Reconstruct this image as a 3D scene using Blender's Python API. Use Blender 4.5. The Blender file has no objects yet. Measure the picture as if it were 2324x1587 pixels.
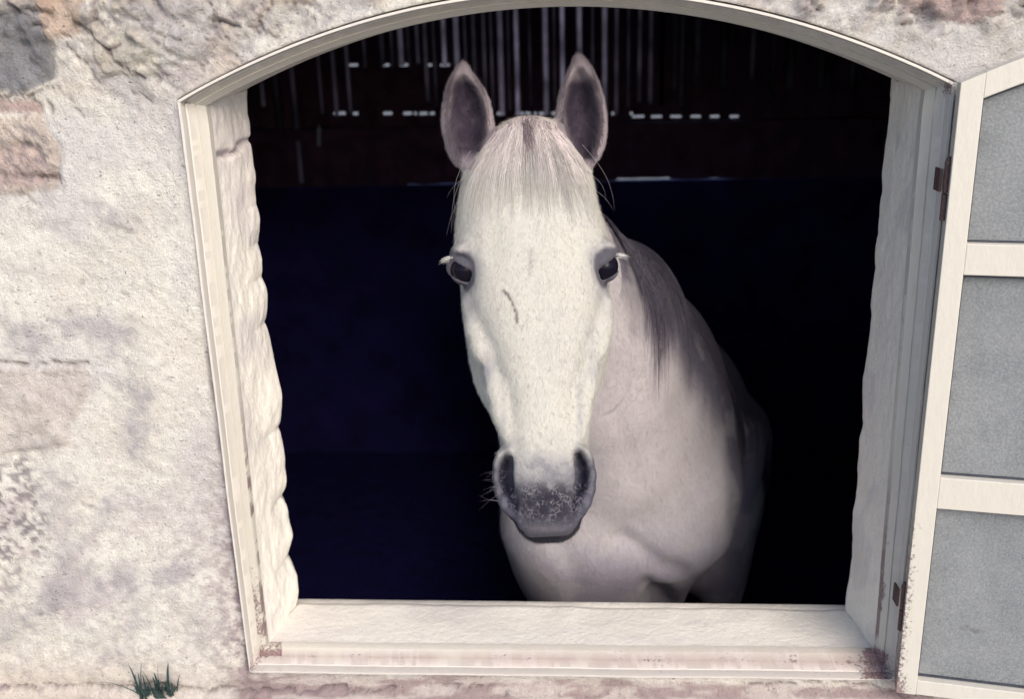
import bpy, math, time
import numpy as np
from mathutils import Matrix, Vector
T00 = time.time()
C = bpy.context.scene
COL = C.collection
rng = np.random.default_rng(7)

# ------------------------------------------------------------------ camera
CAM = np.array([0.020, -1.479, 2.065])
PITCH, YAW, ROLL, FPX = 0.313, -0.065, -0.028, 2300.0     # calibrated from the frame's corners
CX, CY = 1162.0, 793.5                                    # picture measured at 2324 x 1587


def cam_axes():
    cp, sp = math.cos(PITCH), math.sin(PITCH)
    f = np.array([math.sin(YAW) * cp, math.cos(YAW) * cp, -sp])
    r = np.array([math.cos(YAW), -math.sin(YAW), 0.0])
    u = np.cross(r, f)
    return (math.cos(ROLL) * r + math.sin(ROLL) * u, -math.sin(ROLL) * r + math.cos(ROLL) * u, f)


AR, AU, AF = cam_axes()


def ray(px, py):
    return AF + AR * ((px - CX) / FPX) - AU * ((py - CY) / FPX)


def at(px, py, Y):
    """world point of a picture point on the plane y = Y"""
    d = ray(px, py)
    return CAM + d * ((Y - CAM[1]) / d[1])


def to_px(P):
    d = np.asarray(P, float) - CAM
    k = d @ AF
    return CX + FPX * (d @ AR) / k, CY - FPX * (d @ AU) / k


cam = bpy.data.cameras.new("camera")
camo = bpy.data.objects.new("camera", cam)
COL.objects.link(camo)
m = Matrix.Identity(4)
for i in range(3):
    m[i][0], m[i][1], m[i][2], m[i][3] = AR[i], AU[i], -AF[i], CAM[i]
camo.matrix_world = m
cam.sensor_width = 36.0
cam.lens = 36.0 * FPX / 2324.0
cam.clip_start = 0.05
cam.clip_end = 3000
cam.dof.use_dof = True
cam.dof.focus_distance = 1.50
cam.dof.aperture_fstop = 4.0
C.camera = camo

# ------------------------------------------------------------------ sky and sun (bright overcast, brighter from upper right)
SUN_EL, SUN_AZ = math.radians(32), math.radians(154)      # azimuth clockwise from +y
w = bpy.data.worlds.new("World")
C.world = w
w.use_nodes = True
nt = w.node_tree
nt.nodes.clear()
sky = nt.nodes.new("ShaderNodeTexSky")
sky.sky_type = 'NISHITA'
sky.sun_disc = False
sky.sun_elevation = SUN_EL
sky.sun_rotation = SUN_AZ
sky.dust_density = 1.2
hs = nt.nodes.new("ShaderNodeHueSaturation")
hs.inputs['Saturation'].default_value = 1.0
bg = nt.nodes.new("ShaderNodeBackground")
bg.inputs['Strength'].default_value = 0.14
wo = nt.nodes.new("ShaderNodeOutputWorld")
nt.links.new(sky.outputs[0], hs.inputs['Color'])
nt.links.new(hs.outputs[0], bg.inputs['Color'])
nt.links.new(bg.outputs[0], wo.inputs['Surface'])
sl = bpy.data.lights.new("sun", 'SUN')
sl.energy = 2.5
sl.angle = math.radians(38)
sl.color = (1.0, 0.90, 0.76)
so = bpy.data.objects.new("sun", sl)
COL.objects.link(so)
sd = Vector((math.sin(SUN_AZ) * math.cos(SUN_EL), math.cos(SUN_AZ) * math.cos(SUN_EL), math.sin(SUN_EL)))
so.rotation_euler = sd.to_track_quat('Z', 'Y').to_euler()
so.location = sd * 20
C.view_settings.view_transform = 'Standard'
C.view_settings.look = 'None'
C.view_settings.gamma = 1
C.view_settings.use_curve_mapping = False
C.view_settings.exposure = 0.70
C.render.engine = 'CYCLES'
C.cycles.max_bounces = 8
C.cycles.use_denoising = True


# ------------------------------------------------------------------ helpers
def sm(a, b, x):
    t = np.clip((x - a) / (b - a), 0, 1)
    return t * t * (3 - 2 * t)


def _h(ix, iy, iz, s):
    n = (ix.astype(np.int64) * 374761393 + iy.astype(np.int64) * 668265263 + iz.astype(np.int64) * 2147483647 + s * 974711) & 0xffffffff
    n = ((n ^ (n >> 13)) * 1274126177) & 0xffffffff
    n = ((n ^ (n >> 16)) * 2246822519) & 0xffffffff
    return ((n ^ (n >> 15)) & 0xffff) / 65535.0


def noise(x, y, z, s=0):
    x, y, z = np.broadcast_arrays(np.asarray(x, float), np.asarray(y, float), np.asarray(z, float))
    ix, iy, iz = np.floor(x), np.floor(y), np.floor(z)
    fx, fy, fz = x - ix, y - iy, z - iz
    fx, fy, fz = [t * t * (3 - 2 * t) for t in (fx, fy, fz)]
    r = 0
    for a in (0, 1):
        for b in (0, 1):
            for c in (0, 1):
                r = r + _h(ix + a, iy + b, iz + c, s) * (fx if a else 1 - fx) * (fy if b else 1 - fy) * (fz if c else 1 - fz)
    return r * 2 - 1


def fbm(x, y, z, oct=4, s=0, gain=.5):
    r, a, t = 0, 1, 0
    for o in range(oct):
        r = r + a * noise(np.asarray(x) * 2 ** o, np.asarray(y) * 2 ** o, np.asarray(z) * 2 ** o, s + o)
        t += a
        a *= gain
    return r / t * 1.45


def mesh_obj(name, V, F, mat=None, parent=None, smooth=True, col=None, attrs=None):
    """F: array (n,4)/(n,3) or list of face tuples"""
    me = bpy.data.meshes.new(name)
    V = np.asarray(V, np.float32)
    if isinstance(F, np.ndarray):
        k = F.shape[1]
        me.vertices.add(len(V))
        me.vertices.foreach_set("co", V.ravel())
        me.loops.add(F.size)
        me.loops.foreach_set("vertex_index", F.astype(np.int32).ravel())
        me.polygons.add(len(F))
        me.polygons.foreach_set("loop_start", np.arange(0, F.size, k, dtype=np.int32))
        me.update(calc_edges=True)
        me.validate()
    else:
        me.from_pydata(V.tolist(), [], [tuple(f) for f in F])
    if smooth:
        me.polygons.foreach_set("use_smooth", np.ones(len(me.polygons), bool))
    if col is not None:
        a = me.color_attributes.new("col", 'FLOAT_COLOR', 'POINT')
        cc = np.ones((len(V), 4), np.float32)
        cc[:, :3] = col
        a.data.foreach_set("color", cc.ravel())
    for k2, v in (attrs or {}).items():
        a = me.attributes.new(k2, 'FLOAT', 'POINT')
        a.data.foreach_set("value", np.asarray(v, np.float32))
    if mat:
        me.materials.append(mat)
    o = bpy.data.objects.new(name, me)
    COL.objects.link(o)
    if parent:
        o.parent = parent
        if parent.type == 'EMPTY':
            o.matrix_parent_inverse = Matrix.Translation(parent.location).inverted()
    return o


def thing(name, label, cat, loc=(0, 0, 0), group=None):
    o = bpy.data.objects.new(name, None)
    o.empty_display_size = .1
    COL.objects.link(o)
    o.location = loc
    return tag(o, label, cat, group)


def tag(o, label, cat, group=None, kind=None):
    if label:
        o['label'] = label
    if cat:
        o['category'] = cat
    if group:
        o['group'] = group
    if kind:
        o['kind'] = kind
    elif label:
        o['kind'] = 'thing'
    return o


def grid_faces(nu, nv, wrap_u=False, flip=False):
    i, j = np.meshgrid(np.arange(nu if wrap_u else nu - 1), np.arange(nv - 1), indexing='ij')
    i2 = (i + 1) % nu
    f = np.stack([i * nv + j, i2 * nv + j, i2 * nv + j + 1, i * nv + j + 1], -1).reshape(-1, 4)
    return f[:, ::-1].copy() if flip else f


class MB:
    def __init__(s):
        s.V, s.F = [], []

    def add(s, V, F):
        o = len(s.V)
        s.V += [tuple(map(float, v)) for v in V]
        s.F += [tuple(int(i) + o for i in f) for f in F]

    def box(s, c, d, ax=None):
        """centre, full size, optional 3 axes"""
        ax = np.eye(3) if ax is None else np.asarray(ax, float)
        P = [np.asarray(c, float) + sum(ax[k] * (d[k] / 2 * q[k]) for k in range(3)) for q in
             [(-1, -1, -1), (1, -1, -1), (1, 1, -1), (-1, 1, -1), (-1, -1, 1), (1, -1, 1), (1, 1, 1), (-1, 1, 1)]]
        s.add(P, [(0, 3, 2, 1), (4, 5, 6, 7), (0, 1, 5, 4), (1, 2, 6, 5), (2, 3, 7, 6), (3, 0, 4, 7)])

    def tube(s, pts, r, n=8, cap=True):
        pts = [np.asarray(p, float) for p in pts]
        r = [r] * len(pts) if np.isscalar(r) else r
        up = np.array([0.13, .31, .94])
        V = []
        for i, p in enumerate(pts):
            t = pts[min(i + 1, len(pts) - 1)] - pts[max(i - 1, 0)]
            t = t / (np.linalg.norm(t) + 1e-9)
            a = np.cross(t, up)
            a /= np.linalg.norm(a) + 1e-9
            b = np.cross(t, a)
            for k in range(n):
                th = 2 * math.pi * k / n
                V.append(p + r[i] * (a * math.cos(th) + b * math.sin(th)))
        F = [(i * n + k, i * n + (k + 1) % n, (i + 1) * n + (k + 1) % n, (i + 1) * n + k) for i in range(len(pts) - 1) for k in range(n)]
        if cap:
            F += [tuple(range(n))[::-1], tuple((len(pts) - 1) * n + k for k in range(n))]
        s.add(V, F)

    def obj(s, name, mat, parent=None, smooth=False, bevel=0):
        o = mesh_obj(name, np.array(s.V), s.F, mat, parent, smooth)
        if bevel:
            b = o.modifiers.new("b", 'BEVEL')
            b.width = bevel
            b.segments = 2
            b.limit_method = 'ANGLE'
        return o


class Mat:
    """small node-graph helper"""

    def __init__(s, name, rough=.7, spec=.3, color=(.5, .5, .5)):
        s.m = bpy.data.materials.new(name)
        s.m.use_nodes = True
        s.t = s.m.node_tree
        s.b = s.t.nodes['Principled BSDF']
        s.b.inputs['Roughness'].default_value = rough
        s.b.inputs['Specular IOR Level'].default_value = spec
        s.b.inputs['Base Color'].default_value = (*color, 1)
        s.tc = s.n('ShaderNodeTexCoord').outputs['Object']

    def n(s, t, **k):
        n = s.t.nodes.new(t)
        for a, v in k.items():
            setattr(n, a, v)
        return n

    def l(s, a, b):
        s.t.links.new(a, b)

    def noise(s, scale, detail=4, rough=.6, stretch=None, lo=.35, hi=.65, dist=0.0, vec=None):
        v = vec or s.tc
        if stretch:
            mp = s.n('ShaderNodeMapping')
            mp.inputs['Scale'].default_value = stretch
            s.l(v, mp.inputs[0])
            v = mp.outputs[0]
        n = s.n('ShaderNodeTexNoise')
        n.inputs['Scale'].default_value = scale
        n.inputs['Detail'].default_value = detail
        n.inputs['Roughness'].default_value = rough
        n.inputs['Distortion'].default_value = dist
        s.l(v, n.inputs['Vector'])
        return s.ramp(n.outputs['Fac'], lo, hi)

    def ramp(s, fac, lo, hi, a=0., b=1.):
        r = s.n('ShaderNodeMapRange')
        r.inputs['From Min'].default_value = lo
        r.inputs['From Max'].default_value = hi
        r.inputs['To Min'].default_value = a
        r.inputs['To Max'].default_value = b
        s.l(fac, r.inputs['Value'])
        return r.outputs[0]

    def attr(s, name, out='Color'):
        a = s.n('ShaderNodeAttribute')
        a.attribute_name = name
        return a.outputs[out]

    def mix(s, fac, a, b, mode='MIX'):
        x = s.n('ShaderNodeMix', data_type='RGBA', blend_type=mode)
        for v, k in ((fac, 0), (a, 6), (b, 7)):
            if hasattr(v, 'links'):
                s.l(v, x.inputs[k])
            elif k == 0:
                x.inputs[0].default_value = v
            else:
                x.inputs[k].default_value = (*v, 1)
        return x.outputs[2]

    def math(s, op, a, b=None):
        x = s.n('ShaderNodeMath', operation=op)
        for i, v in enumerate((a, b)):
            if v is None:
                continue
            if hasattr(v, 'links'):
                s.l(v, x.inputs[i])
            else:
                x.inputs[i].default_value = v
        return x.outputs[0]

    def color(s, c):
        s.l(c, s.b.inputs['Base Color'])

    def bump(s, h, dist=.002, strength=1.0):
        b = s.n('ShaderNodeBump')
        b.inputs['Distance'].default_value = dist
        b.inputs['Strength'].default_value = strength
        s.l(h, b.inputs['Height'])
        if s.b.inputs['Normal'].links:
            s.l(s.b.inputs['Normal'].links[0].from_socket, b.inputs['Normal'])
        s.l(b.outputs[0], s.b.inputs['Normal'])


# ------------------------------------------------------------------ materials of the place
def m_plaster():
    M = Mat("lime_render", .93, .15)
    c = M.attr("col")
    g = M.noise(260, 5, .75, lo=.3, hi=.7)
    g2 = M.noise(75, 4, .6, lo=.30, hi=.62, stretch=(1, 1, 1.5))
    c = M.mix(M.math('MULTIPLY', M.math('SUBTRACT', 1.0, g), .30), c, (.30, .26, .25))
    c = M.mix(M.math('MULTIPLY', M.math('SUBTRACT', 1.0, g2), .13), c, (.36, .31, .31))
    pits = M.noise(150, 2, .5, lo=.66, hi=.74, stretch=(1, 1, 1.6))
    c = M.mix(M.math('MULTIPLY', pits, .6), c, (.14, .11, .12))
    M.color(c)
    M.bump(M.noise(70, 6, .75, lo=.2, hi=.8), .0030, .6)
    M.bump(g, .0026, 1.0)
    M.bump(pits, .003, -1 if False else .5)
    return M.m


def m_whitewash():
    M = Mat("whitewash", .9, .15)
    c = M.attr("col")
    g = M.noise(120, 5, .7, lo=.3, hi=.7)
    c = M.mix(M.math('MULTIPLY', g, .16), c, (.40, .36, .38))
    sp = M.noise(300, 2, .5, lo=.70, hi=.76)
    c = M.mix(M.math('MULTIPLY', sp, .5), c, (.2, .17, .18))
    M.color(c)
    M.bump(M.noise(75, 6, .7, lo=.2, hi=.8, stretch=(1, 1, .5)), .0026, .5)
    M.bump(g, .0009, .6)
    return M.m


M_ = {}


def m_paint():
    M = Mat("old_white_paint", .5, .4)
    c = M.attr("col")
    g = M.noise(90, 5, .7, lo=.3, hi=.7, stretch=(1, 1, .4))
    c = M.mix(M.math('MULTIPLY', g, .18), c, (.42, .36, .33))
    d = M.attr("dirt", 'Fac')
    n = M.noise(210, 5, .75, lo=.0, hi=1.)
    k = M.ramp(M.math('ADD', M.math('MULTIPLY', d, .62), n), .86, .94)
    rust = M.mix(M.noise(400, 3, .6), (.13, .07, .08), (.34, .23, .23))
    c = M.mix(k, c, rust)
    M.color(c)
    M.bump(M.math('SUBTRACT', M.math('MULTIPLY', g, .45), k), .0010, .8)
    return M.m


def m_simple(name, col, rough=.6, var=.25, scale=40, spec=.3, metallic=0, bump=.001, stretch=None):
    M = Mat(name, rough, spec)
    n = M.noise(scale, 5, .65, lo=.3, hi=.7, stretch=stretch)
    M.color(M.mix(M.math('MULTIPLY', n, 1.0), tuple(x * (1 - var) for x in col), tuple(min(1, x * (1 + var)) for x in col)))
    M.b.inputs['Metallic'].default_value = metallic
    M.bump(n, bump, .8)
    return M.m


def m_glass():
    M = Mat("obscured_glass", .25, .4)
    tr = M.n('ShaderNodeBsdfTransparent')
    tr.inputs[0].default_value = (.80, .82, .84, 1)
    g = M.noise(300, 3, .6, lo=.3, hi=.7)
    g2 = M.noise(14, 4, .6, lo=.3, hi=.7)
    c = M.mix(g, (.20, .215, .235), (.33, .345, .36))
    c = M.mix(M.math('MULTIPLY', g2, .40), c, (.50, .50, .52))
    c = M.mix(M.math('MULTIPLY', M.noise(3.2, 3, .6, lo=.35, hi=.65), .30), c, (.20, .22, .24))
    sp = M.noise(28, 2, .5, lo=.72, hi=.78)
    c = M.mix(M.math('MULTIPLY', sp, .6), c, (.12, .11, .13))
    M.color(c)
    M.bump(g, .0005, .5)
    a = M.n('ShaderNodeMixShader')
    M.l(M.math('ADD', M.math('MULTIPLY', g, .16), .50), a.inputs[0])
    M.l(tr.outputs[0], a.inputs[1])
    M.l(M.b.outputs[0], a.inputs[2])
    M.l(a.outputs[0], M.t.nodes['Material Output'].inputs['Surface'])
    return M.m


PLASTER, WHITEWASH, PAINT, GLASS = m_plaster(), m_whitewash(), m_paint(), m_glass()
RUST = m_simple("rusty_iron", (.085, .05, .05), .7, .5, 300)
GROUND = m_simple("pale_gravel", (.20, .20, .21), .95, .25, 30, bump=.01)
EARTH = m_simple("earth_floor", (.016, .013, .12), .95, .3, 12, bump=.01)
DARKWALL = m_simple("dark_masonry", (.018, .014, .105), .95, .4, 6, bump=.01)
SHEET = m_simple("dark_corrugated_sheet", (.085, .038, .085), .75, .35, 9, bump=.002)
LEAF = m_simple("grass_blade", (.030, .052, .050), .6, .4, 60)

# ------------------------------------------------------------------ ground, floor, interior
def plane(name, x0, x1, y0, y1, z, mat):
    o = mesh_obj(name, [(x0, y0, z), (x1, y0, z), (x1, y1, z), (x0, y1, z)], [(0, 1, 2, 3)], mat, smooth=False)
    return tag(o, None, None, kind='structure')


DW = 0.19                      # depth of the opening
# outside ground is a sheet with a hole for the stable (four strips)
gz = 0.42
gv = [(-400, -400, gz), (400, -400, gz), (400, 0.30, gz), (-400, 0.30, gz), (-3.1, .30, gz), (3.1, .30, gz), (3.1, 3.75, gz), (-3.1, 3.75, gz), (400, 3.75, gz), (-400, 3.75, gz), (400, 400, gz), (-400, 400, gz)]
g = mesh_obj("ground", gv, [(0, 1, 2, 5, 4, 3), (3, 4, 7, 9), (5, 2, 8, 6), (9, 7, 6, 8, 10, 11)], GROUND, smooth=False)
tag(g, None, None, kind='structure')
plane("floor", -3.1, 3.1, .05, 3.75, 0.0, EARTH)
BY = 3.2


def bw(px, py):
    p = at(px, py, BY)
    return p[0], p[2]


# lower masonry of the back wall and side walls, ceiling
mb = MB()
zl = bw(1300, 414)[1]
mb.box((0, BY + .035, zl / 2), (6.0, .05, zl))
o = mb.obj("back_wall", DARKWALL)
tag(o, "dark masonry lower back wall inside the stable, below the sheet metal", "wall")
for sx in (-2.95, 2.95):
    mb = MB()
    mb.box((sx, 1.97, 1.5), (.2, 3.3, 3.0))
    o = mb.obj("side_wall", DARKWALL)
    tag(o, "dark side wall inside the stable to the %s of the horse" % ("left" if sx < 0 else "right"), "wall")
mb = MB()
mb.box((0, 1.9, 3.06), (6.3, 3.7, .1))
tag(mb.obj("ceiling", DARKWALL), None, None, kind='structure')

# corrugated back wall: sheet built of vertical strips; slots between sheets let daylight in
root = thing("corrugated_wall", "dark corrugated sheet wall at the back of the stable with daylight leaking through its joints", "wall", (0, BY, zl))
z1, z2 = bw(1300, 260)[1], bw(1000, 147)[1]
slots = []                                  # (x0,x1,zlow,zhigh)
def slot(pxa, pxb, py, h=6):
    xa, z = bw(pxa, py)
    xb, _ = bw(pxb, py)
    hh = h * .0021
    slots.append((xa, xb, z - hh / 2, z + hh / 2))


for a, b in [(758, 784), (802, 813), (870, 890), (916, 934), (940, 946), (953, 970), (976, 986), (1128, 1146), (1170, 1188), (1192, 1204), (1212, 1218), (1224, 1240), (1252, 1262), (1300, 1312), (1388, 1396), (1430, 1436)]:
    slot(a, b, 257, 6)
for a, b in [(1435, 1462), (1478, 1502), (1522, 1546), (1568, 1590), (1612, 1632), (1656, 1676)]:
    slot(a, b, 264, 5)
for a, b in [(792, 812), (868, 884), (908, 928), (966, 980), (1000, 1020)]:
    slot(a, b, 147, 5)
# the sheet, cut around the slots: column strips between all slot x-limits
xs = sorted(set([-3.0, 3.0] + [s[0] for s in slots] + [s[1] for s in slots]))
xx = []
for a, b in zip(xs[:-1], xs[1:]):
    n = max(1, int(math.ceil((b - a) / .022)))
    xx += list(np.linspace(a, b, n, endpoint=False))
xx.append(3.0)
mb = MB()
def corr(x):
    return BY + .005 * math.sin(2 * math.pi * x / .106)


for a, b in zip(xx[:-1], xx[1:]):
    mid = (a + b) / 2
    cuts = sorted([(s[2], s[3]) for s in slots if s[0] <= mid <= s[1]])
    lo = zl + .012
    for c0, c1 in cuts + [(3.02, 3.02)]:
        mb.add([(a, corr(a), lo), (b, corr(b), lo), (b, corr(b), c0), (a, corr(a), c0)], [(0, 1, 2, 3)])
        lo = c1
sh = mb.obj("sheet", SHEET, root, smooth=False)
# translucent fibreglass lap strips between sheets, glowing faintly with the daylight behind them
TR = Mat("grimy_fibreglass", .8)
tl = TR.n('ShaderNodeBsdfTranslucent')
tl.inputs[0].default_value = (.25, .2, .22, 1)
TR.l(TR.mix(TR.noise(7, 3, .6), (.10, .075, .085), (.30, .24, .26)), tl.inputs[0])
TR.l(tl.outputs[0], TR.t.nodes['Material Output'].inputs['Surface'])
strips = [(1205, 235, .35, 2), (1345, 240, .25, 2), (1425, 240, .3, 2), (1475, 235, .2, 3), (1530, 200, .16, 3), (830, 150, .3, 2), (892, 150, .3, 2), (930, 150, .35, 2), (992, 240, .3, 2), (1062, 250, .3, 2), (1120, 250, .3, 2), (1158, 250, .3, 2), (1260, 250, .3, 2), (686, 412, .1, 3), (733, 255, .15, 2), (766, 262, .25, 3), (797, 255, .2, 3), (870, 145, .25, 3), (912, 145, .6, 4), (950, 145, .35, 3), (972, 230, .2, 3),
          (1010, 145, .6, 4), (1043, 258, .75, 4), (1081, 258, .3, 3), (1104, 258, .3, 3), (1140, 258, .8, 4), (1176, 258, .75, 4), (1240, 258, .7, 4), (1278, 258, .65, 4), (1316, 258, .7, 4),
          (1372, 258, .6, 4), (1398, 258, .4, 3), (1450, 230, .12, 3), (1500, 230, .10, 3)]
strips = [(a, b, max(s, .34) if a < 1500 else s, d) for a, b, s, d in strips] + [(1500, 235, .24, 3), (1545, 240, .22, 3), (1580, 190, .2, 4), (1640, 200, .15, 5), (1705, 180, .16, 4), (1750, 230, .12, 4), (1790, 200, .12, 6), (1860, 200, .12, 5), (1930, 200, .1, 5), (600, 240, .3, 3), (640, 330, .22, 3)]
mats = {}
for i, (px, py, s, wd) in enumerate(strips):
    x, z = bw(px, py + 3)
    mm = round(s, 1)
    mb = MB()
    wx = wd * .0042
    mb.box((x, BY - .0075, (z + 3.0) / 2), (wx * 1.5, .003, 3.0 - z))
    key = mm
    if key not in mats:
        k = TR.m.copy()
        k.name = "grimy_fibreglass"
        for n in k.node_tree.nodes:
            if n.type == 'MIX':
                n.inputs[6].default_value = (min(.9, .62 * s), .52 * s, .54 * s, 1)
                n.inputs[7].default_value = (min(.95, 1.2 * s), .98 * s, 1.0 * s, 1)
        mats[key] = k
    o = mb.obj("skylight_strip", mats[key], root)
# cut matching openings in the sheet behind strips: done by rebuilding sheet with slots for strips
for (px, py, s, wd) in strips:
    x, z = bw(px, py + 3)
    wx = wd * .0042 * .8
    slots.append((x - wx / 2, x + wx / 2, z + .01, 3.0))
me_old = sh.data
xs = sorted(set([-3.0, 3.0] + [s[0] for s in slots] + [s[1] for s in slots]))
xx = []
for a, b in zip(xs[:-1], xs[1:]):
    n = max(1, int(math.ceil((b - a) / .022)))
    xx += list(np.linspace(a, b, n, endpoint=False))
xx.append(3.0)
mb = MB()
for a, b in zip(xx[:-1], xx[1:]):
    if b - a < 1e-5:
        continue
    mid = (a + b) / 2
    cuts = sorted([(s[2], s[3]) for s in slots if s[0] <= mid <= s[1]])
    lo = zl + (.015 if .22 < mid < .46 else (.0065 + .003 * math.sin(mid * 31)) if -.75 < mid < .75 else .0015)
    for c0, c1 in cuts + [(3.02, 3.02)]:
        if c0 > lo:
            mb.add([(a, corr(a), lo), (b, corr(b), lo), (b, corr(b), c0), (a, corr(a), c0)], [(0, 1, 2, 3)])
        lo = max(lo, c1)
bpy.data.objects.remove(sh)
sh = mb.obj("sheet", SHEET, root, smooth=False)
mb = MB()
mb.box((0, BY - .045, z1 - .06), (5.9, .05, .05))
tag(mb.obj("purlin", SHEET, root), None, None)

# roof tie sloping on the right; pale plates stand in for daylight slits along the roof slope
root2 = thing("roof_brace", "dark sloping brace in the upper right of the stable with a few light patches", "brace", tuple(at(2150, 180, 2.6)))
mb = MB()
A, B = at(1960, 90, 2.6), at(2300, 262, 2.6)
d = (B - A) / np.linalg.norm(B - A)
nn = np.cross(d, (0, 1, 0))
mb.box((A + B) / 2, (np.linalg.norm(B - A), .04, .05), (d, (0, 1, 0), nn))
mb.obj("beam", SHEET, root2)
PALE_GREY = m_simple("pale_grey", (.34, .37, .42), .6, .2, 20)
for a, b in [((2062, 148), (2088, 163)), ((2118, 172), (2148, 194)), ((2176, 206), (2206, 226))]:
    a3, b3 = at(a[0], a[1], 2.57), at(b[0], b[1], 2.57)
    mb = MB()
    mb.box((a3 + b3) / 2, (np.linalg.norm(b3 - a3), .004, .022), (d, (0, 1, 0), nn))
    mb.obj("daylight_patch", PALE_GREY, root2)
# hanging tack and small bright fittings
p = at(708, 305, 2.8)
mb = MB()
mb.tube([at(724, 290, 2.8), at(724, 330, 2.8)], .009, 8)
mb.tube([at(724, 283, 2.8) + (0, 0, 0), at(724, 290, 2.8)], .004, 6)
tag(mb.obj("bracket", PALE_GREY), "small pale vertical bracket deep in the stable at the left", "bracket")

# ------------------------------------------------------------------ the opening: contour in the wall plane y=0
def arch_pts():
    px = [(402, 222), (551, 147), (677, 92), (803, 48), (930, 12), (1060, -14), (1180, -26), (1290, -29), (1420, -24), (1550, -6), (1657, 5), (1815, 40), (2019, 115), (2169, 185)]
    P = np.array([at(a, b, 0)[[0, 2]] for a, b in px])
    k = np.polyfit(P[:, 0], P[:, 1], 4)
    return P[0], P[-1], k


ATL, ATR, AK = arch_pts()
BL2, BR2 = at(567, 1523, 0)[[0, 2]], at(2029, 1540, 0)[[0, 2]]
XL, XR = (ATL[0] + BL2[0]) / 2, (ATR[0] + BR2[0]) / 2
ATL = np.array([ATL[0], np.polyval(AK, ATL[0])])
ATR = np.array([ATR[0], np.polyval(AK, ATR[0])])


def contour(n1=260, n2=420, n3=260, n4=300):
    L = [np.linspace(BL2, ATL, n1, endpoint=False)]
    x = np.linspace(ATL[0], ATR[0], n2, endpoint=False)
    L.append(np.stack([x, np.polyval(AK, x)], -1))
    L.append(np.linspace(ATR, BR2, n3, endpoint=False))
    L.append(np.linspace(BR2, BL2, n4, endpoint=False))
    return np.concatenate(L), np.cumsum([0, n1, n2, n3, n4])


CT, CI = contour()
NC = len(CT)


def inward(P):
    e = np.roll(P, -1, 0) - P
    e /= np.linalg.norm(e, axis=1, keepdims=True)
    n1 = np.stack([e[:, 1], -e[:, 0]], -1)            # clockwise loop: inward is to the right
    n0 = np.roll(n1, 1, 0)
    m_ = n0 + n1
    m_ /= (1 + (n0 * n1).sum(1, keepdims=True))
    return m_


IN = inward(CT)
_tz = (CT[:, 1] - BL2[1]) / (ATL[1] - BL2[1])
WF = np.where((np.arange(NC) < CI[1]) | ((np.arange(NC) >= CI[2]) & (np.arange(NC) < CI[3])), .66 + .34 * np.clip(_tz, 0, 1), np.where(np.arange(NC) < CI[2], .80, .76))
for _ in range(3):
    WF = sum(np.roll(WF, k) for k in range(-6, 7)) / 13.
print("contour", ATL, ATR, BL2, BR2, "inward sample", IN[10], IN[CI[3] + 20])

# ---- front wall
def stroke(px, py, pts, wob=4, s=3):
    """distance in picture px to a polyline"""
    d = np.full(px.shape, 1e9)
    qx = px + wob * noise(px * .05, py * .05, 0, s) + wob * .5 * noise(px * .17, py * .17, 1, s)
    qy = py + wob * noise(px * .05, py * .05, 5, s + 1) + wob * .5 * noise(px * .17, py * .17, 6, s)
    for (ax, ay), (bx, by) in zip(pts[:-1], pts[1:]):
        t = np.clip(((qx - ax) * (bx - ax) + (qy - ay) * (by - ay)) / ((bx - ax) ** 2 + (by - ay) ** 2 + 1e-9), 0, 1)
        d = np.minimum(d, np.hypot(qx - ax - t * (bx - ax), qy - ay - t * (by - ay)))
    return d


def poly_sd(px, py, poly, wob=6, s=9):
    """signed distance (neg inside) to polygon, wobbly"""
    qx = px + wob * noise(px * .03, py * .03, 0, s) + wob * .6 * noise(px * .11, py * .11, 1, s)
    qy = py + wob * noise(px * .03, py * .03, 5, s + 1) + wob * .6 * noise(px * .11, py * .11, 6, s)
    d = stroke(qx, qy, poly + [poly[0]], 0)
    ins = np.zeros(px.shape, bool)
    n = len(poly)
    for i in range(n):
        (x1, y1), (x2, y2) = poly[i], poly[(i + 1) % n]
        c = ((y1 > qy) != (y2 > qy)) & (qx < (x2 - x1) * (qy - y1) / (y2 - y1 + 1e-9) + x1)
        ins ^= c
    return np.where(ins, -d, d)


def cells(u, v, s):
    """jittered cell pattern: distance to border (0 at joints) and cell id hash"""
    iu, iv = np.floor(u), np.floor(v)
    f1 = np.full(u.shape, 9.)
    f2 = f1.copy()
    hid = np.zeros(u.shape)
    for a in (-1, 0, 1):
        for b in (-1, 0, 1):
            z_ = np.zeros_like(iu)
            cu = iu + a + .15 + .7 * _h(iu + a, iv + b, z_, s)
            cv = iv + b + .15 + .7 * _h(iu + a, iv + b, z_ + 1, s)
            d = np.hypot(u - cu, v - cv)
            k = _h(iu + a, iv + b, z_ + 2, s)
            near = d < f1
            f2 = np.where(near, f1, np.minimum(f2, d))
            hid = np.where(near, k, hid)
            f1 = np.where(near, d, f1)
    return f2 - f1, hid


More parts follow.
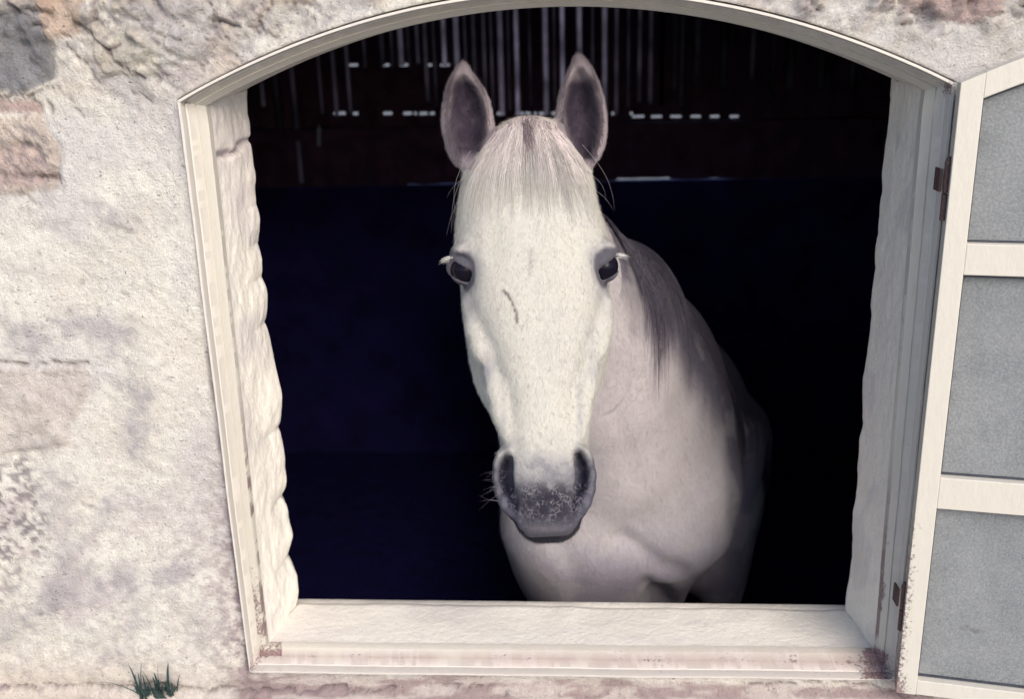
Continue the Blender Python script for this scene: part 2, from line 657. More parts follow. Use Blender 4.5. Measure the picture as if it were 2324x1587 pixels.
def wall_relief(x, z):
    """relief (outwards, metres) and colour of the rendered wall; features listed in picture units"""
    P = np.stack([x, np.zeros_like(x), z], -1)
    px, py = to_px(P)
    h = .009 * fbm(x * 3, 0, z * 3, 3, 11) + .0030 * fbm(x * 14, 0, z * 14, 3, 21) + .0013 * fbm(x * 60, 2, z * 60, 3, 31)
    h += .0012 * fbm(x * 130, 2, z * 130, 2, 35)
    base = np.array([.93, .90, .84])
    col = np.tile(base, (len(x), 1))

    def mixc(k, c):
        nonlocal col
        col = col * (1 - k[:, None]) + np.array(c) * k[:, None]
    n1 = fbm(px * .006, py * .006, 0, 4, 41)
    n2 = fbm(px * .02, py * .02, 0, 4, 51)
    n3 = fbm(px * .08, py * .08, 0, 3, 61)
    mixc(sm(.0, .5, n1) * .42, (.66, .63, .68))
    mixc(sm(.05, .5, -n1) * .3, (.86, .78, .66))
    lowl = sm(700, 1300, py) * sm(700, 100, px)
    mixc(lowl * sm(-.2, .35, n1 + .3 * n2) * .45, (.66, .55, .55))
    mixc(lowl * sm(.05, .35, n3 + .4 * n2) * .30, (.50, .42, .44))
    # upper band: rough masonry showing through
    up = sm(300, 60, py + .0 * px + 40 * n2) * sm(1500, 300, px) + sm(140, 20, py) * sm(1500, 1900, px)
    up = np.clip(up, 0, 1)
    h += up * (.007 * fbm(x * 22, 3, z * 22, 4, 71) + .0035 * fbm(x * 80, 3, z * 80, 2, 75))
    mixc(up * sm(-.1, .35, n3) * .55, (.42, .38, .40))
    mixc(up * sm(.1, .5, n2) * .5, (.66, .50, .40))
    mixc(up * sm(.15, .4, fbm(px * .03, py * .03, 7, 3, 81)) * .5, (.33, .33, .38))
    # rubble stones half covered by render along the top
    wu, wv = px + 26 * fbm(px * .012, py * .012, 2, 3, 141), py + 22 * fbm(px * .012, py * .012, 6, 3, 145)
    bd, hid = cells(wu / 118., wv / 74. + .35 * np.floor(wu / 118.), 5)
    bd2, hid2 = cells(wu / 36. + 3, wv / 26., 8)
    rb = np.clip(up * sm(-.35, .25, n2 + .5 * n1 + .25 * sm(600, 200, px)), 0, 1)
    joint = np.exp(-(bd / .07) ** 2) * rb * sm(-.2, .3, n3 + n2)
    joint2 = np.exp(-(bd2 / .10) ** 2) * rb * sm(.1, .5, n2 + n3)
    pal = np.array([(.62, .56, .47), (.66, .49, .38), (.40, .40, .44), (.55, .49, .46), (.70, .63, .50), (.46, .35, .33), (.60, .60, .56)])
    pc = pal[(hid * 6.99).astype(int)]
    kk = (rb * .62 * sm(.03, .2, bd))[:, None]
    col = col * (1 - kk) + pc * (1 + .3 * n3[:, None]) * kk
    mixc(rb * sm(.25, .5, fbm(px * .05, py * .05, 9, 3, 151)) * .6, (.30, .28, .33))
    mixc(np.clip(joint * .75 + joint2 * .45, 0, .85), (.17, .13, .15))
    h += rb * (.007 * sm(0, .3, bd) + .003 * sm(0, .3, bd2) * (hid2 - .3) + .010 * (hid - .5) * sm(0.02, .2, bd)) - joint * .006 - joint2 * .003
    # fine chipped flecks over all the render
    fl = fbm(px * .16, py * .10, 4, 2, 161)
    mixc(sm(.42, .62, fl) * .30, (.50, .44, .45))
    mixc(sm(.40, .6, -fl) * .25, (.90, .87, .80))
    # short trowel scratches and dark flecks
    r9 = np.random.default_rng(5)
    for _ in range(70):
        cx, cy = (r9.uniform(-40, 560), r9.uniform(120, 1560))
        an, ln_ = r9.uniform(-.9, .9), r9.uniform(4, 22)
        near = (np.abs(px - cx) < 40) & (np.abs(py - cy) < 40)
        if near.any():
            d = stroke(px[near], py[near], [(cx, cy), (cx + ln_ * math.cos(an), cy + ln_ * math.sin(an))], 3, 400)
            k = np.zeros(len(px))
            k[near] = np.exp(-(d / r9.uniform(1.5, 3.2)) ** 2)
            h -= .0022 * k
            mixc(k * r9.uniform(.2, .65), (.22, .18, .20))
    # stones
    stones = [([(-300, 30), (40, 25), (110, 75), (118, 175), (70, 208), (-300, 215)], (.19, .205, .24), -.004, .9),
              ([(90, -40), (190, -40), (185, 40), (170, 75), (120, 88), (95, 60)], (.66, .46, .34), .004, .7),
              ([(-200, 228), (70, 222), (95, 250), (-200, 270)], (.42, .25, .24), -.006, .7),
              ([(-200, 285), (95, 262), (125, 330), (132, 425), (40, 440), (-200, 420)], (.62, .50, .42), .003, .75),
              ([(215, 60), (300, 55), (370, 110), (360, 175), (250, 170), (205, 110)], (.63, .58, .48), .006, .6),
              ([(230, -40), (520, -40), (500, 60), (400, 90), (300, 40)], (.50, .47, .48), .002, .5),
              ([(-120, 325), (60, 330), (130, 400), (60, 425), (-120, 420)], (.52, .38, .37), -.003, .6),
              ([(2030, -60), (2290, -60), (2275, 30), (2200, 55), (2120, 45), (2055, 25)], (.42, .23, .20), .004, .85),
              ([(2065, 10), (2120, 15), (2150, 60), (2090, 70)], (.22, .20, .24), -.004, .6),
              ([(-200, 836), (195, 836), (205, 870), (150, 1010), (-200, 1050)], (.60, .52, .49), .004, .55)]
    for i, (poly, c, dh, k) in enumerate(stones):
        d = poly_sd(px, py, poly, 7, 90 + i)
        msk = sm(5, -5, d)
        tone = 1 + .35 * n3 + .2 * fbm(px * .2, py * .2, i, 2, 65)
        cc = np.clip(np.array(c)[None] * tone[:, None], .03, .8)
        kk = (msk * k)[:, None]
        col = col * (1 - kk) + cc * kk
        h += msk * dh + msk * .0035 * fbm(x * 40, i, z * 40, 3, 77)
        h -= .004 * np.exp(-(d / 5.) ** 2)
    # speckled bare patches: aggregate
    for (cx, cy, rx, ry, k) in [(30, 1175, 95, 130, .9), (60, 370, 80, 110, .7), (10, 1330, 60, 60, .5), (120, 60, 180, 80, .4)]:
        q = ((px - cx) / rx) ** 2 + ((py - cy) / ry) ** 2
        msk = sm(1.3, .3, q + .5 * n2) * k
        sp = sm(.12, .3, fbm(px * .09, py * .09, 3, 3, 101))
        mixc(msk * sp, (.24, .21, .24))
        h -= msk * sp * .003
    # lavender-grey damp smears
    for pts, wd, k in [([(-40, 745), (110, 770), (165, 735), (240, 745), (290, 800), (318, 900), (310, 1010)], 34, .60),
                       ([(130, 1360), (220, 1320), (330, 1330), (420, 1290)], 34, .55), ([(20, 1440), (100, 1380), (160, 1240), (240, 1150), (300, 1130)], 28, .45),
                       ([(-30, 500), (200, 520), (380, 470)], 40, .25), ([(250, 180), (330, 250), (420, 300)], 30, .2), ([(60, 1000), (150, 1090), (120, 1180)], 40, .35), ([(230, 1480), (330, 1400), (460, 1420)], 40, .3), ([(20, 600), (160, 640), (300, 620)], 36, .22), ([(380, 60), (470, 90), (600, 60)], 26, .35), ([(0, 440), (120, 450), (280, 500)], 22, .35)]:
        d = stroke(px, py, pts, 22, 13)
        kk = np.exp(-(d / wd) ** 2) * min(.85, k * 1.45) * np.clip(.7 + .8 * n2 + .3 * n3, 0, 1)
        mixc(kk, (.46, .43, .47))
        h += .0035 * np.exp(-(d / (wd * .8)) ** 2) * n2
    # purple-brown dirt down the side of the frame and under it
    xf = 402 + (py - 222) * .1268                       # frame's outer left edge
    dd = xf - px
    dl = np.exp(-np.maximum(dd, 0) / 60.) * sm(700, 1450, py) * (dd > -40)
    spk = sm(-.25, .35, n3 + .5 * fbm(px * .2, py * .2, 2, 2, 111))
    mixc(np.clip(dl * (.32 + .85 * spk), 0, .9), (.34, .245, .28))
    h += dl * .004 * n3
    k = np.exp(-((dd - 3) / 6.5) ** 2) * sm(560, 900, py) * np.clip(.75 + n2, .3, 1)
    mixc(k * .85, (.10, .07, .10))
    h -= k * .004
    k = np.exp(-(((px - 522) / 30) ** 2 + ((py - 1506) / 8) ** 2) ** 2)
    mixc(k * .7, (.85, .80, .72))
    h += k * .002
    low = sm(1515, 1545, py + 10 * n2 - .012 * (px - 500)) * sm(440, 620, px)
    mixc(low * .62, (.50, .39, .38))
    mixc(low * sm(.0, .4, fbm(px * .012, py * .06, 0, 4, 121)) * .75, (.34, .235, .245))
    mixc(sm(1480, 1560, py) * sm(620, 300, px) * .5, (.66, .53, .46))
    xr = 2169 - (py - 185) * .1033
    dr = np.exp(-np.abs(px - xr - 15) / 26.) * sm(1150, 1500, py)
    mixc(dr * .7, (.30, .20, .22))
    # right of the frame, above the sash: cool grey render
    mixc(sm(1500, 2150, px) * sm(600, 150, py) * .35, (.55, .54, .57))
    # ledge step and cracks
    cracks = [([(-60, 1562), (100, 1566), (200, 1560), (300, 1560), (350, 1552), (520, 1566), (640, 1568), (720, 1572), (760, 1558), (800, 1574), (900, 1566)], 2.6, .006),
              ([(1700, 1556), (1850, 1545), (1960, 1550), (2060, 1580)], 2., .004), ([(1010, 1562), (1060, 1566), (1120, 1556)], 2.5, .005),
              ([(150, 100), (190, 140), (225, 185)], 3, .005), ([(185, 60), (245, 110), (262, 140), (300, 160), (330, 175)], 3.2, .007), ([(245, 112), (280, 100)], 4, .006),
              ([(-30, 218), (60, 214), (120, 200)], 4, .008), ([(365, 155), (385, 175)], 3, .004), ([(470, 0), (505, 60), (520, 90)], 1.8, .004), ([(0, 825), (110, 822), (195, 828)], 3, .006),
              ([(0, 836), (120, 842), (180, 838)], 2, -.006), ([(110, 180), (160, 230), (190, 260)], 2, .004), ([(0, 395), (130, 405)], 4, .008), ([(300, 205), (340, 225)], 2.5, .004), ([(110, 235), (120, 265)], 4, .005),
              ([(510, 140), (560, 155), (640, 120)], 2, .003)]
    for i, (pts, wd, dp) in enumerate(cracks):
        d = stroke(px, py, pts, 5, 200 + i)
        k = np.exp(-(d / wd) ** 2)
        h -= dp * k
        if dp > 0:
            mixc(k * .75, (.13, .09, .11))
    h += .010 * sm(1563, 1573, py + 5 * n3 + 3 * n2)        # ledge lip
    # loose chips
    for (cx, cy, r) in [(520, 1222, 5), (258, 1402, 4), (92, 1398, 4), (1150, 1574, 5)]:
        k = np.exp(-((px - cx) ** 2 + (py - cy) ** 2) / r ** 2)
        mixc(k * .8, (.08, .06, .09))
        h -= .004 * k
    return h, col


XA, XB, ZA, ZB = -3.05, 3.05, gz - .05, 3.1
ctr = np.array([.02, 1.45])
dirs = CT - ctr
tx = np.where(dirs[:, 0] > 0, (XB - ctr[0]) / np.maximum(dirs[:, 0], 1e-6), (XA - ctr[0]) / np.minimum(dirs[:, 0], -1e-6))
tz = np.where(dirs[:, 1] > 0, (ZB - ctr[1]) / np.maximum(dirs[:, 1], 1e-6), (ZA - ctr[1]) / np.minimum(dirs[:, 1], -1e-6))
OUT = ctr + dirs * np.minimum(tx, tz)[:, None]
NR = 150
NCW = NC
# ring parameter: metres from the contour along the ray
dist = np.linalg.norm(OUT - CT, axis=1)
s_ = np.linspace(0, 1, NR)
rad = np.empty((NC, NR))
for i in range(NC):
    D = dist[i]
    near = min(.62, D * .8)
    k = int(NR * .85)
    rad[i, :k] = np.linspace(0, near, k)
    rad[i, k:] = near + (D - near) * np.linspace(0, 1, NR - k + 1)[1:] ** 1.6
U = (OUT - CT) / dist[:, None]
GX = CT[:, None, 0] + U[:, None, 0] * rad
GZ = CT[:, None, 1] + U[:, None, 1] * rad
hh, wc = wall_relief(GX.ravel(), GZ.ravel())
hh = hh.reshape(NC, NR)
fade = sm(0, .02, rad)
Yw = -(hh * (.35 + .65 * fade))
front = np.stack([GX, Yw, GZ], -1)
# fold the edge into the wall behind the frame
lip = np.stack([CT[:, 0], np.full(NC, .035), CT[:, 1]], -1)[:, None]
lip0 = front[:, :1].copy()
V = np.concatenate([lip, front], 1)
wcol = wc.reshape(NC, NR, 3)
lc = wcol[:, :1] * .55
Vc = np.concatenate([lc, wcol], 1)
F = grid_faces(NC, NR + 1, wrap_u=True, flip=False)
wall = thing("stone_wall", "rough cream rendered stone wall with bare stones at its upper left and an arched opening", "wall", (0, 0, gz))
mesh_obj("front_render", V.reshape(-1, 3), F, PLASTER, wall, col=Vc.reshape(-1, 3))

# ---- reveal (jambs, soffit) and sill
inc = [at(683, 1364, DW)[[0, 2]], at(565, 192, DW)[[0, 2]], at(2019, 140, DW)[[0, 2]], at(1912, 1378, DW)[[0, 2]]]
FRW = .030                                             # frame's width towards the opening
RV0 = CT + IN * ((FRW * WF)[:, None] - .002)
archZ = lambda x: np.polyval(AK, x) - FRW * .80
n = [CI[1], CI[2] - CI[1], CI[3] - CI[2], CI[4] - CI[3]]
tl_, tr_ = inc[1].copy(), inc[2].copy()
tl_[1] = archZ(tl_[0]) + .004
tr_[1] = archZ(tr_[0]) + .004
inc[1][0] += (inc[1][0] - inc[0][0]) / (inc[1][1] - inc[0][1]) * (tl_[1] - inc[1][1])
inc[2][0] += (inc[2][0] - inc[3][0]) / (inc[2][1] - inc[3][1]) * (tr_[1] - inc[2][1])
tl_[0], tr_[0] = inc[1][0], inc[2][0]
xa = np.linspace(tl_[0], tr_[0], n[1], endpoint=False)
RV1 = np.concatenate([np.linspace(inc[0], tl_, n[0], endpoint=False), np.stack([xa, archZ(xa) + .004], -1),
                      np.linspace(tr_, inc[3], n[2], endpoint=False), np.linspace(inc[3], inc[0], n[3], endpoint=False)])
ND = 48
tt = np.linspace(0, 1, ND)
RV = RV0[:, None] * (1 - tt[None, :, None]) + RV1[:, None] * tt[None, :, None]
ry = .042 + (DW - .042) * tt
P3 = np.stack([RV[..., 0], np.broadcast_to(ry, (NC, ND)), RV[..., 1]], -1)
IN1 = inward(RV1)
sil = np.zeros(NC)
sil[CI[3]:CI[4]] = 1
side = np.zeros(NC)
side[:CI[1]] = 1
side[CI[2]:CI[3]] = .75
zz = P3[..., 2]
sc = fbm(zz * 9, P3[..., 1] * 3, 3 + P3[..., 0], 3, 301)
bulge = np.abs(np.sin(zz * 29 + 2.6 * noise(zz * 5, 0, 0, 305))) ** .5         # scalloped stone edges
rough = .0022 * fbm(P3[..., 0] * 30, P3[..., 1] * 22, zz * 12, 4, 311) + .0009 * fbm(P3[..., 0] * 90, P3[..., 1] * 90, zz * 60, 2, 321)
edge = sm(.35, 1, tt)[None]
rnd = -.010 * sm(.86, 1, tt)[None] ** 2
disp = side[:, None] * (edge * (.008 * sc + .012 * (bulge - .75) * sm(1.75, 1.45, zz) * (np.arange(NC) < CI[1])[:, None] + .004 * (bulge - .7)) + rough * sm(0, .15, tt)[None] + rnd) \
    + sil[:, None] * (.0011 * fbm(P3[..., 0] * 9, P3[..., 1] * 14, 0, 3, 331) * sm(0, .1, tt)[None] + .0035 * edge * fbm(P3[..., 0] * 9, 0, 0, 4, 335) + rnd * .5)
# crevice in the left jamb
pxj, pyj = to_px(P3)
dcr = stroke(pxj.ravel(), pyj.ravel(), [(566, 320), (545, 335), (530, 345), (500, 350)], 4, 340).reshape(pxj.shape)
kcr = np.exp(-(dcr / 7) ** 2)
disp -= kcr * .010 * side[:, None]
P3[..., 0] += IN1[:, None, 0] * disp
P3[..., 2] += IN1[:, None, 1] * disp
# back rings (thickness into the room)
bk = [P3]
for off, yy in ((-.004, DW + .012), (-.02, DW + .03), (-.06, DW + .036), (-2.2, DW + .04)):
    q = RV1 + IN1 * off if off > -1 else ctr + (RV1 - ctr) * 6
    bk.append(np.stack([q[:, 0] + IN1[:, 0] * disp[:, -1] * (1 if off > -.03 else 0), np.full(NC, yy), q[:, 1]], -1)[:, None])
ALL = np.concatenate(bk, 1)
nv = ALL.shape[1]
rc = np.tile(np.array([.80, .76, .70]), (NC, nv, 1))
px_, py_ = to_px(ALL)
k = (sm(.0, .5, fbm(px_ * .02, py_ * .008, 0, 4, 351)) * .35 * (1 - .85 * sil)[:, None] + sm(.05, .6, fbm(px_ * .006, py_ * .03, 3, 4, 355)) * .22 * sil[:, None])[..., None]
rc = rc * (1 - k) + np.array([.52, .47, .50]) * k
k = np.concatenate([kcr * .7, np.zeros((NC, nv - ND))], 1)[..., None]
rc = rc * (1 - k) + np.array([.16, .12, .15]) * k
kk = sm(600, 330, py_) * (np.arange(NC) < CI[1])[:, None] * .35  # mauve shade of the arch painted on the upper left jamb
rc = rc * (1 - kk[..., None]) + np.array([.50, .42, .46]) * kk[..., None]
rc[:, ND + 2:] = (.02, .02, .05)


def part_strip(i0, i1, name, closed_end=True):
    idx = np.arange(i0, i1 + 1) % NC
    sub = ALL[idx]
    return mesh_obj(name, sub.reshape(-1, 3), grid_faces(len(idx), nv, flip=True), WHITEWASH, wall, col=rc[idx].reshape(-1, 3))


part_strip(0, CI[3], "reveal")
part_strip(CI[3], CI[4], "sill")
mb = MB()
mb.box((0, .13, 3.08), (6.2, .2, .04))

# ------------------------------------------------------------------ window frame (angle-iron, painted) and sash
win = thing("window", "arched white-painted metal window frame with its glazed leaf swung open to the right", "window", tuple(at(1300, 1535, 0)))
prof = [(.0035, .030), (.0035, -.010), (.0045, -.0115), (.0080, -.0115), (.0088, -.010), (.0092, .006), (.0112, .0070), (.0190, .0220), (.0200, .0218), (.0208, .0200), (.0288, .0350), (.0298, .0362), (.0302, .052)]
def sweep(name, P, INN, prof, closed, parent, colfn, mat=PAINT):
    V = np.stack([np.stack([P[:, 0] + INN[:, 0] * a * WF, np.full(len(P), y), P[:, 1] + INN[:, 1] * a * WF], -1) for a, y in prof], 1)
    V[..., 1] += .0012 * noise(V[..., 0] * 9, 0, V[..., 2] * 9, 401)
    jit = .0006 * fbm(V[..., 0] * 60, V[..., 1] * 60, V[..., 2] * 60, 2, 402)
    V[..., 1] += jit
    col, dirt = colfn(V)
    o = mesh_obj(name, V.reshape(-1, 3), grid_faces(len(P), len(prof), wrap_u=closed), mat, parent, smooth=True, col=col.reshape(-1, 3), attrs={'dirt': dirt.ravel()})
    o.data.set_sharp_from_angle(angle=math.radians(35)) if hasattr(o.data, 'set_sharp_from_angle') else None
    return o


def fcol(V):
    px, py = to_px(V)
    n2 = fbm(px * .03, py * .03, 0, 3, 411)
    a = np.broadcast_to(np.array([p_[0] for p_ in prof]), V.shape[:-1])
    col = np.tile(np.array([.57, .54, .485]), V.shape[:-1] + (1,))
    low = sm(1460, 1490, py)
    k = low * (.35 + .5 * sm(650, 1500, px + 300 * n2)) * (1 - .75 * ((a > .003) & (a < .0095)))
    col = col * (1 - k[..., None]) + np.array([.42, .36, .33]) * k[..., None]
    dirt = .12 + .22 * n2
    left = sm(900, 1420, py) * (px < 640)
    dirt = dirt + left * .34 * (a > .020) + left * .14
    dirt = dirt + low * (.06 + .42 * sm(1850, 2020, px) * (px < 2060)) * (a > .006) + low * .16 * (a > .012) + low * .06 * np.exp(-((px - 585) / 25) ** 2)
    dirt = dirt + .5 * np.exp(-((px - 420) ** 2 + (py - 232) ** 2) / 22 ** 2) + .5 * np.exp(-((px - 2150) ** 2 + (py - 200) ** 2) / 22 ** 2)
    dirt = dirt + (px > 1960) * sm(950, 1450, py) * .45 * (a > .026)
    # brown seam where the paint meets the plaster, painted groove and lip shade, pink primer lines on the bottom bar
    seam = ((a > .0293) * (px < 700) * sm(820, 1100, py) * (n2 > -.35) + (a > .0293) * (px > 1900) * sm(1000, 1250, py)) * sm(1455, 1440, py)
    k = (seam * .85)[..., None]
    col = col * (1 - k) + np.array([.16, .10, .11]) * k
    k = (low * np.clip(np.exp(-((a - .0200) / .0022) ** 2) * (.75 + .5 * n2) + (a < .0004 + .0034) * .6 + np.exp(-((a - .0105) / .0016) ** 2) * .5 * sm(-.1, .3, n2), 0, .9))[..., None]
    col = col * (1 - k) + np.array([.36, .28, .265]) * k
    k = (sm(.1, .45, n2 + .3 * fbm(px * .15, py * .05, 3, 2, 415)) * .35)[..., None]
    col = col * (1 - k) + np.array([.60, .55, .54]) * k
    k = (((a > .004) & (a < .0115)) * .35)[..., None]
    col = col * (1 - k) + np.array([.50, .46, .46]) * k
    dirt = dirt + .45 * (a < .0034) * (px < 640) * sm(700, 1000, py)
    return col, np.clip(dirt, 0, 1.0)


fr = sweep("frame", CT, IN, prof, True, win, fcol)

GAP_SHADE = m_simple("gap_shade", (.05, .055, .07), .8, .3, 80)  # for dark strips that paint the shadow gaps along pane edges
# sash leaf, open about 168 degrees
SD = .030
SY = -.024
ht, hb = at(2203, 187, SY - SD), at(2032, 1574, SY - SD)
hx = (ht[0] + hb[0]) / 2
phi = math.radians(11)
SX = np.array([math.cos(phi), -math.sin(phi), 0.])
SN = np.array([-math.sin(phi), -math.cos(phi), 0.])     # towards the viewer
SZ = np.array([0, 0, 1.])
S0 = np.array([hx, SY, hb[2]])
HT = ht[2] - hb[2]
SWD = .545


def arc(d):       # height of the leaf's top above its hinge corner at distance d
    x = ATR[0] - d
    return HT + (np.polyval(AK, x) - np.polyval(AK, ATR[0])) * .92




def slab(mb, poly, y0, y1):
    """extrude polygon given in leaf coords (d,z) from depth y0 to y1 (towards viewer)"""
    n_ = len(poly)
    V_ = [S0 + SX * d + SZ * z + SN * y for y in (y0, y1) for d, z in poly]
    mb.add(V_, [tuple(range(n_))[::-1], tuple(range(n_, 2 * n_))] + [(i, (i + 1) % n_, n_ + (i + 1) % n_, n_ + i) for i in range(n_)])


def zz_at(px_, py_, d=.10):
    """leaf height for a picture row near its hinge side"""
    zs = np.linspace(-.05, 1.1, 600)
    P_ = S0 + SX * d + zs[:, None] * SZ + SN * SD
    x_, y_ = to_px(P_)
    return float(np.interp(-py_, -y_, zs)) if y_[0] < y_[-1] else float(np.interp(py_, y_[::-1], zs[::-1]))


ST = .030
r1b, r1t = zz_at(0, 629), zz_at(0, 557)
r2b, r2t = zz_at(0, 1166), zz_at(0, 1095)
rb = zz_at(0, 1560)
print("sash", S0, HT, r1b, r1t, r2b, r2t, rb)
mb = MB()
slab(mb, [(0, 0), (ST, 0), (ST, arc(ST)), (0, arc(0))], 0, SD)                      # hinge stile
slab(mb, [(SWD - ST, 0), (SWD, 0), (SWD, arc(SWD)), (SWD - ST, arc(SWD - ST))], 0, SD)
for a, b in ((-.0, rb), (r2b, r2t), (r1b, r1t)):
    slab(mb, [(ST + .0002, a), (SWD - ST - .0002, a), (SWD - ST - .0002, b), (ST + .0002, b)], .0015, SD - .0015)
dd = np.linspace(ST + .0002, SWD - ST - .0002, 24)
slab(mb, [(a, arc(a) - .034) for a in dd] + [(a, arc(a)) for a in dd[::-1]], .0015, SD - .0015)
# back flange of the angle iron, closer to the wall
slab(mb, [(.004, .0), (.012, .0), (.012, arc(0) - .01), (.004, arc(0) - .01)], -.018, -.0002)
V = np.array(mb.V)
sash = mb.obj("sash", PAINT, win, bevel=.0012)
px_, py_ = to_px(V)
a = sash.data.color_attributes.new("col", 'FLOAT_COLOR', 'POINT')
cc = np.ones((len(V), 4), np.float32)
cc[:, :3] = (.53, .505, .46)
a.data.foreach_set("color", cc.ravel())
a = sash.data.attributes.new("dirt", 'FLOAT', 'POINT')
# rust in the lower hinge corner: long edges are cut so the attribute can vary
import bmesh
bm = bmesh.new()
bm.from_mesh(sash.data)
bmesh.ops.subdivide_edges(bm, edges=[e for e in bm.edges if e.calc_length() > .25], cuts=24, use_grid_fill=True)
bm.to_mesh(sash.data)
bm.free()
vv = np.empty(len(sash.data.vertices) * 3, np.float32)
sash.data.vertices.foreach_get("co", vv)
vv = vv.reshape(-1, 3)
loc = vv - S0
dl_ = loc @ SX
zl_ = loc[:, 2]
dirt = .10 + .52 * sm(.70, .12, zl_) * sm(.035, .0, dl_) + .2 * sm(.05, 0, zl_)
sash.data.attributes["dirt"].data.foreach_set("value", np.clip(dirt, 0, 1).astype(np.float32))
for lo, hi, top in ((rb, r2b, None), (r2t, r1b, None), (r1t, None, 1)):
    mb = MB()
    if top:
        d_ = np.linspace(ST - .004, SWD - ST + .004, 12)
        slab(mb, [(ST - .004, lo - .004), (SWD - ST + .004, lo - .004)] + [(q, arc(q) - .030) for q in d_[::-1]], .008, .011)
    else:
        slab(mb, [(ST - .004, lo - .004), (SWD - ST + .004, lo - .004), (SWD - ST + .004, hi + .004), (ST - .004, hi + .004)], .008, .011)
    mb.obj("pane", GLASS, sash)
    mb = MB()
    if not top:
        slab(mb, [(ST + .001, hi - .0045), (SWD - ST - .001, hi - .0045), (SWD - ST - .001, hi - .0006), (ST + .001, hi - .0006)], .0112, .019)
    else:
        d_ = np.linspace(ST + .001, SWD - ST - .001, 16)
        slab(mb, [(q, arc(q) - .038) for q in d_] + [(q, arc(q) - .0346) for q in d_[::-1]], .0112, .019)
    slab(mb, [(ST + .0006, lo + .006), (ST + .0030, lo + .006), (ST + .0030, hi - .006 if hi else arc(ST) - .040), (ST + .0006, hi - .006 if hi else arc(ST) - .040)], .0112, .019)
    slab(mb, [(ST + .001, lo + .0006), (SWD - ST - .001, lo + .0006), (SWD - ST - .001, lo + .0026), (ST + .001, lo + .0026)], .0112, .016)
    mb.obj("shade_strip", GAP_SHADE, sash)
# hinges
for py0, py1 in ((372, 500), (1335, 1430)):
    A_, B_ = at(2169 - (py0 - 185) * .1033 + 3, py0, -.040), at(2169 - (py1 - 185) * .1033 + 3, py1, -.040)
    A_[0] = B_[0] = (A_[0] + B_[0]) / 2
    mb = MB()
    h_ = A_[2] - B_[2]
    mb.tube([B_, B_ + SZ * h_ * .47], .0046, 12)
    mb.tube([B_ + SZ * h_ * .50, A_], .0043, 12)
    mb.tube([A_, A_ + SZ * .010], [.0054, .0025], 12)
    mb.box(B_ + (0.007, .012, h_ * .3), (.003, .024, h_ * .5))
    mb.box(B_ + (-.006, .018, h_ * .7), (.003, .022, h_ * .4))
    mb.obj("hinge", RUST, win, smooth=False)

# ------------------------------------------------------------------ grass tuft on the ledge
mb = MB()
gp = at(352, 1574, -.014)
r2 = np.random.default_rng(3)
blades = [(-45, 70, .06), (-8, 82, .03), (30, 84, .02), (48, 76, .03), (-160, 22, .08), (10, 40, -.01)]
for i in range(64):
    if i < 6:
        dx, hgt, bend = blades[i]
        bx = [-28, -28, 8, 32, -30, 0][i]
    else:
        cc0 = (-26, 6, 34)[i % 3]
        bx = cc0 + r2.normal(0, 7)
        dx, hgt, bend = bx + r2.normal(0, 18), min(60, 8 + r2.gamma(2.0, 11)), 0
    s_px = .00078
    base = gp + np.array([bx * s_px, r2.uniform(-.008, .004), r2.uniform(-.014, .006)])
    tip = gp + np.array([(dx if i < 6 else dx) * s_px, -.010 + r2.uniform(-.02, .006), hgt * s_px * 1.2])
    pts = []
    for t in np.linspace(0, 1, 7):
        q = base * (1 - t) + tip * t
        q[2] += .010 * math.sin(math.pi * t) * (1 if i != 4 else 1.6)
        pts.append(q)
    wd = r2.uniform(.0018, .0036)
    for k_ in range(6):
        w0, w1 = wd * (1 - k_ / 6) ** .7, wd * (1 - (k_ + 1) / 6) ** .7
        sx_ = np.array([math.cos(i), math.sin(i) * .5, 0])
        mb.add([pts[k_] - sx_ * w0, pts[k_] + sx_ * w0, pts[k_ + 1] + sx_ * w1, pts[k_ + 1] - sx_ * w1], [(0, 1, 2, 3)])
tag(mb.obj("grass_tuft", LEAF), "small dark green grass tuft growing from the crack below the left window corner", "grass")
print("place built", round(time.time() - T00, 1))
# ------------------------------------------------------------------ horse: one continuous surface grown from a distance field
HP0, HP1 = at(1198, 285, .06), at(1246, 1218, -.20)
HL = np.linalg.norm(HP1 - HP0)
HT_ = (HP1 - HP0) / HL
HX = AR - HT_ * (AR @ HT_)
HX /= np.linalg.norm(HX)
HN = np.cross(HX, -HT_)


def hp(px, py, n=0.0):
    """head coordinates (x, t) of a picture point on the plane n above/below the face"""
    d = ray(px, py)
    o = HP0 + HN * n
    s = ((o - CAM) @ HN) / (d @ HN)
    q = CAM + d * s - HP0
    return q @ HX, q @ HT_


def hw(x, t, n):
    return HP0 + HX * x + HT_ * t + HN * n


def h3(px, py, n):
    x, t = hp(px, py, n)
    return np.array([x, t, n])


def axis(segs):
    """non-uniform axis from (start, end, step) pieces"""
    r = []
    for a, b, s in segs:
        r += list(np.linspace(a, b, max(2, int(round((b - a) / s)) + 1))[:-1])
    r.append(segs[-1][1])
    return np.array(r, np.float32)


VS = .0030
gx = axis([(-.45, -.17, .012), (-.17, .19, VS), (.19, .36, .006), (.36, .75, .012)])
gy = axis([(-.30, .24, VS), (.24, .80, .0065), (.80, 2.55, .03)])
gzz = axis([(-.02, .86, .016), (.86, 1.30, .006), (1.30, 2.12, VS)])
FLD = np.full((len(gx), len(gy), len(gzz)), .5, np.float32)
print("grid", FLD.shape)


def block(lo, hi):
    return tuple(slice(max(0, np.searchsorted(g_, a) - 1), min(len(g_), np.searchsorted(g_, b) + 2)) for g_, a, b in zip((gx, gy, gzz), lo, hi))


def smin(a, b, k):
    h = np.maximum(k - np.abs(a - b), 0) / k
    return np.minimum(a, b) - h * h * k * .25


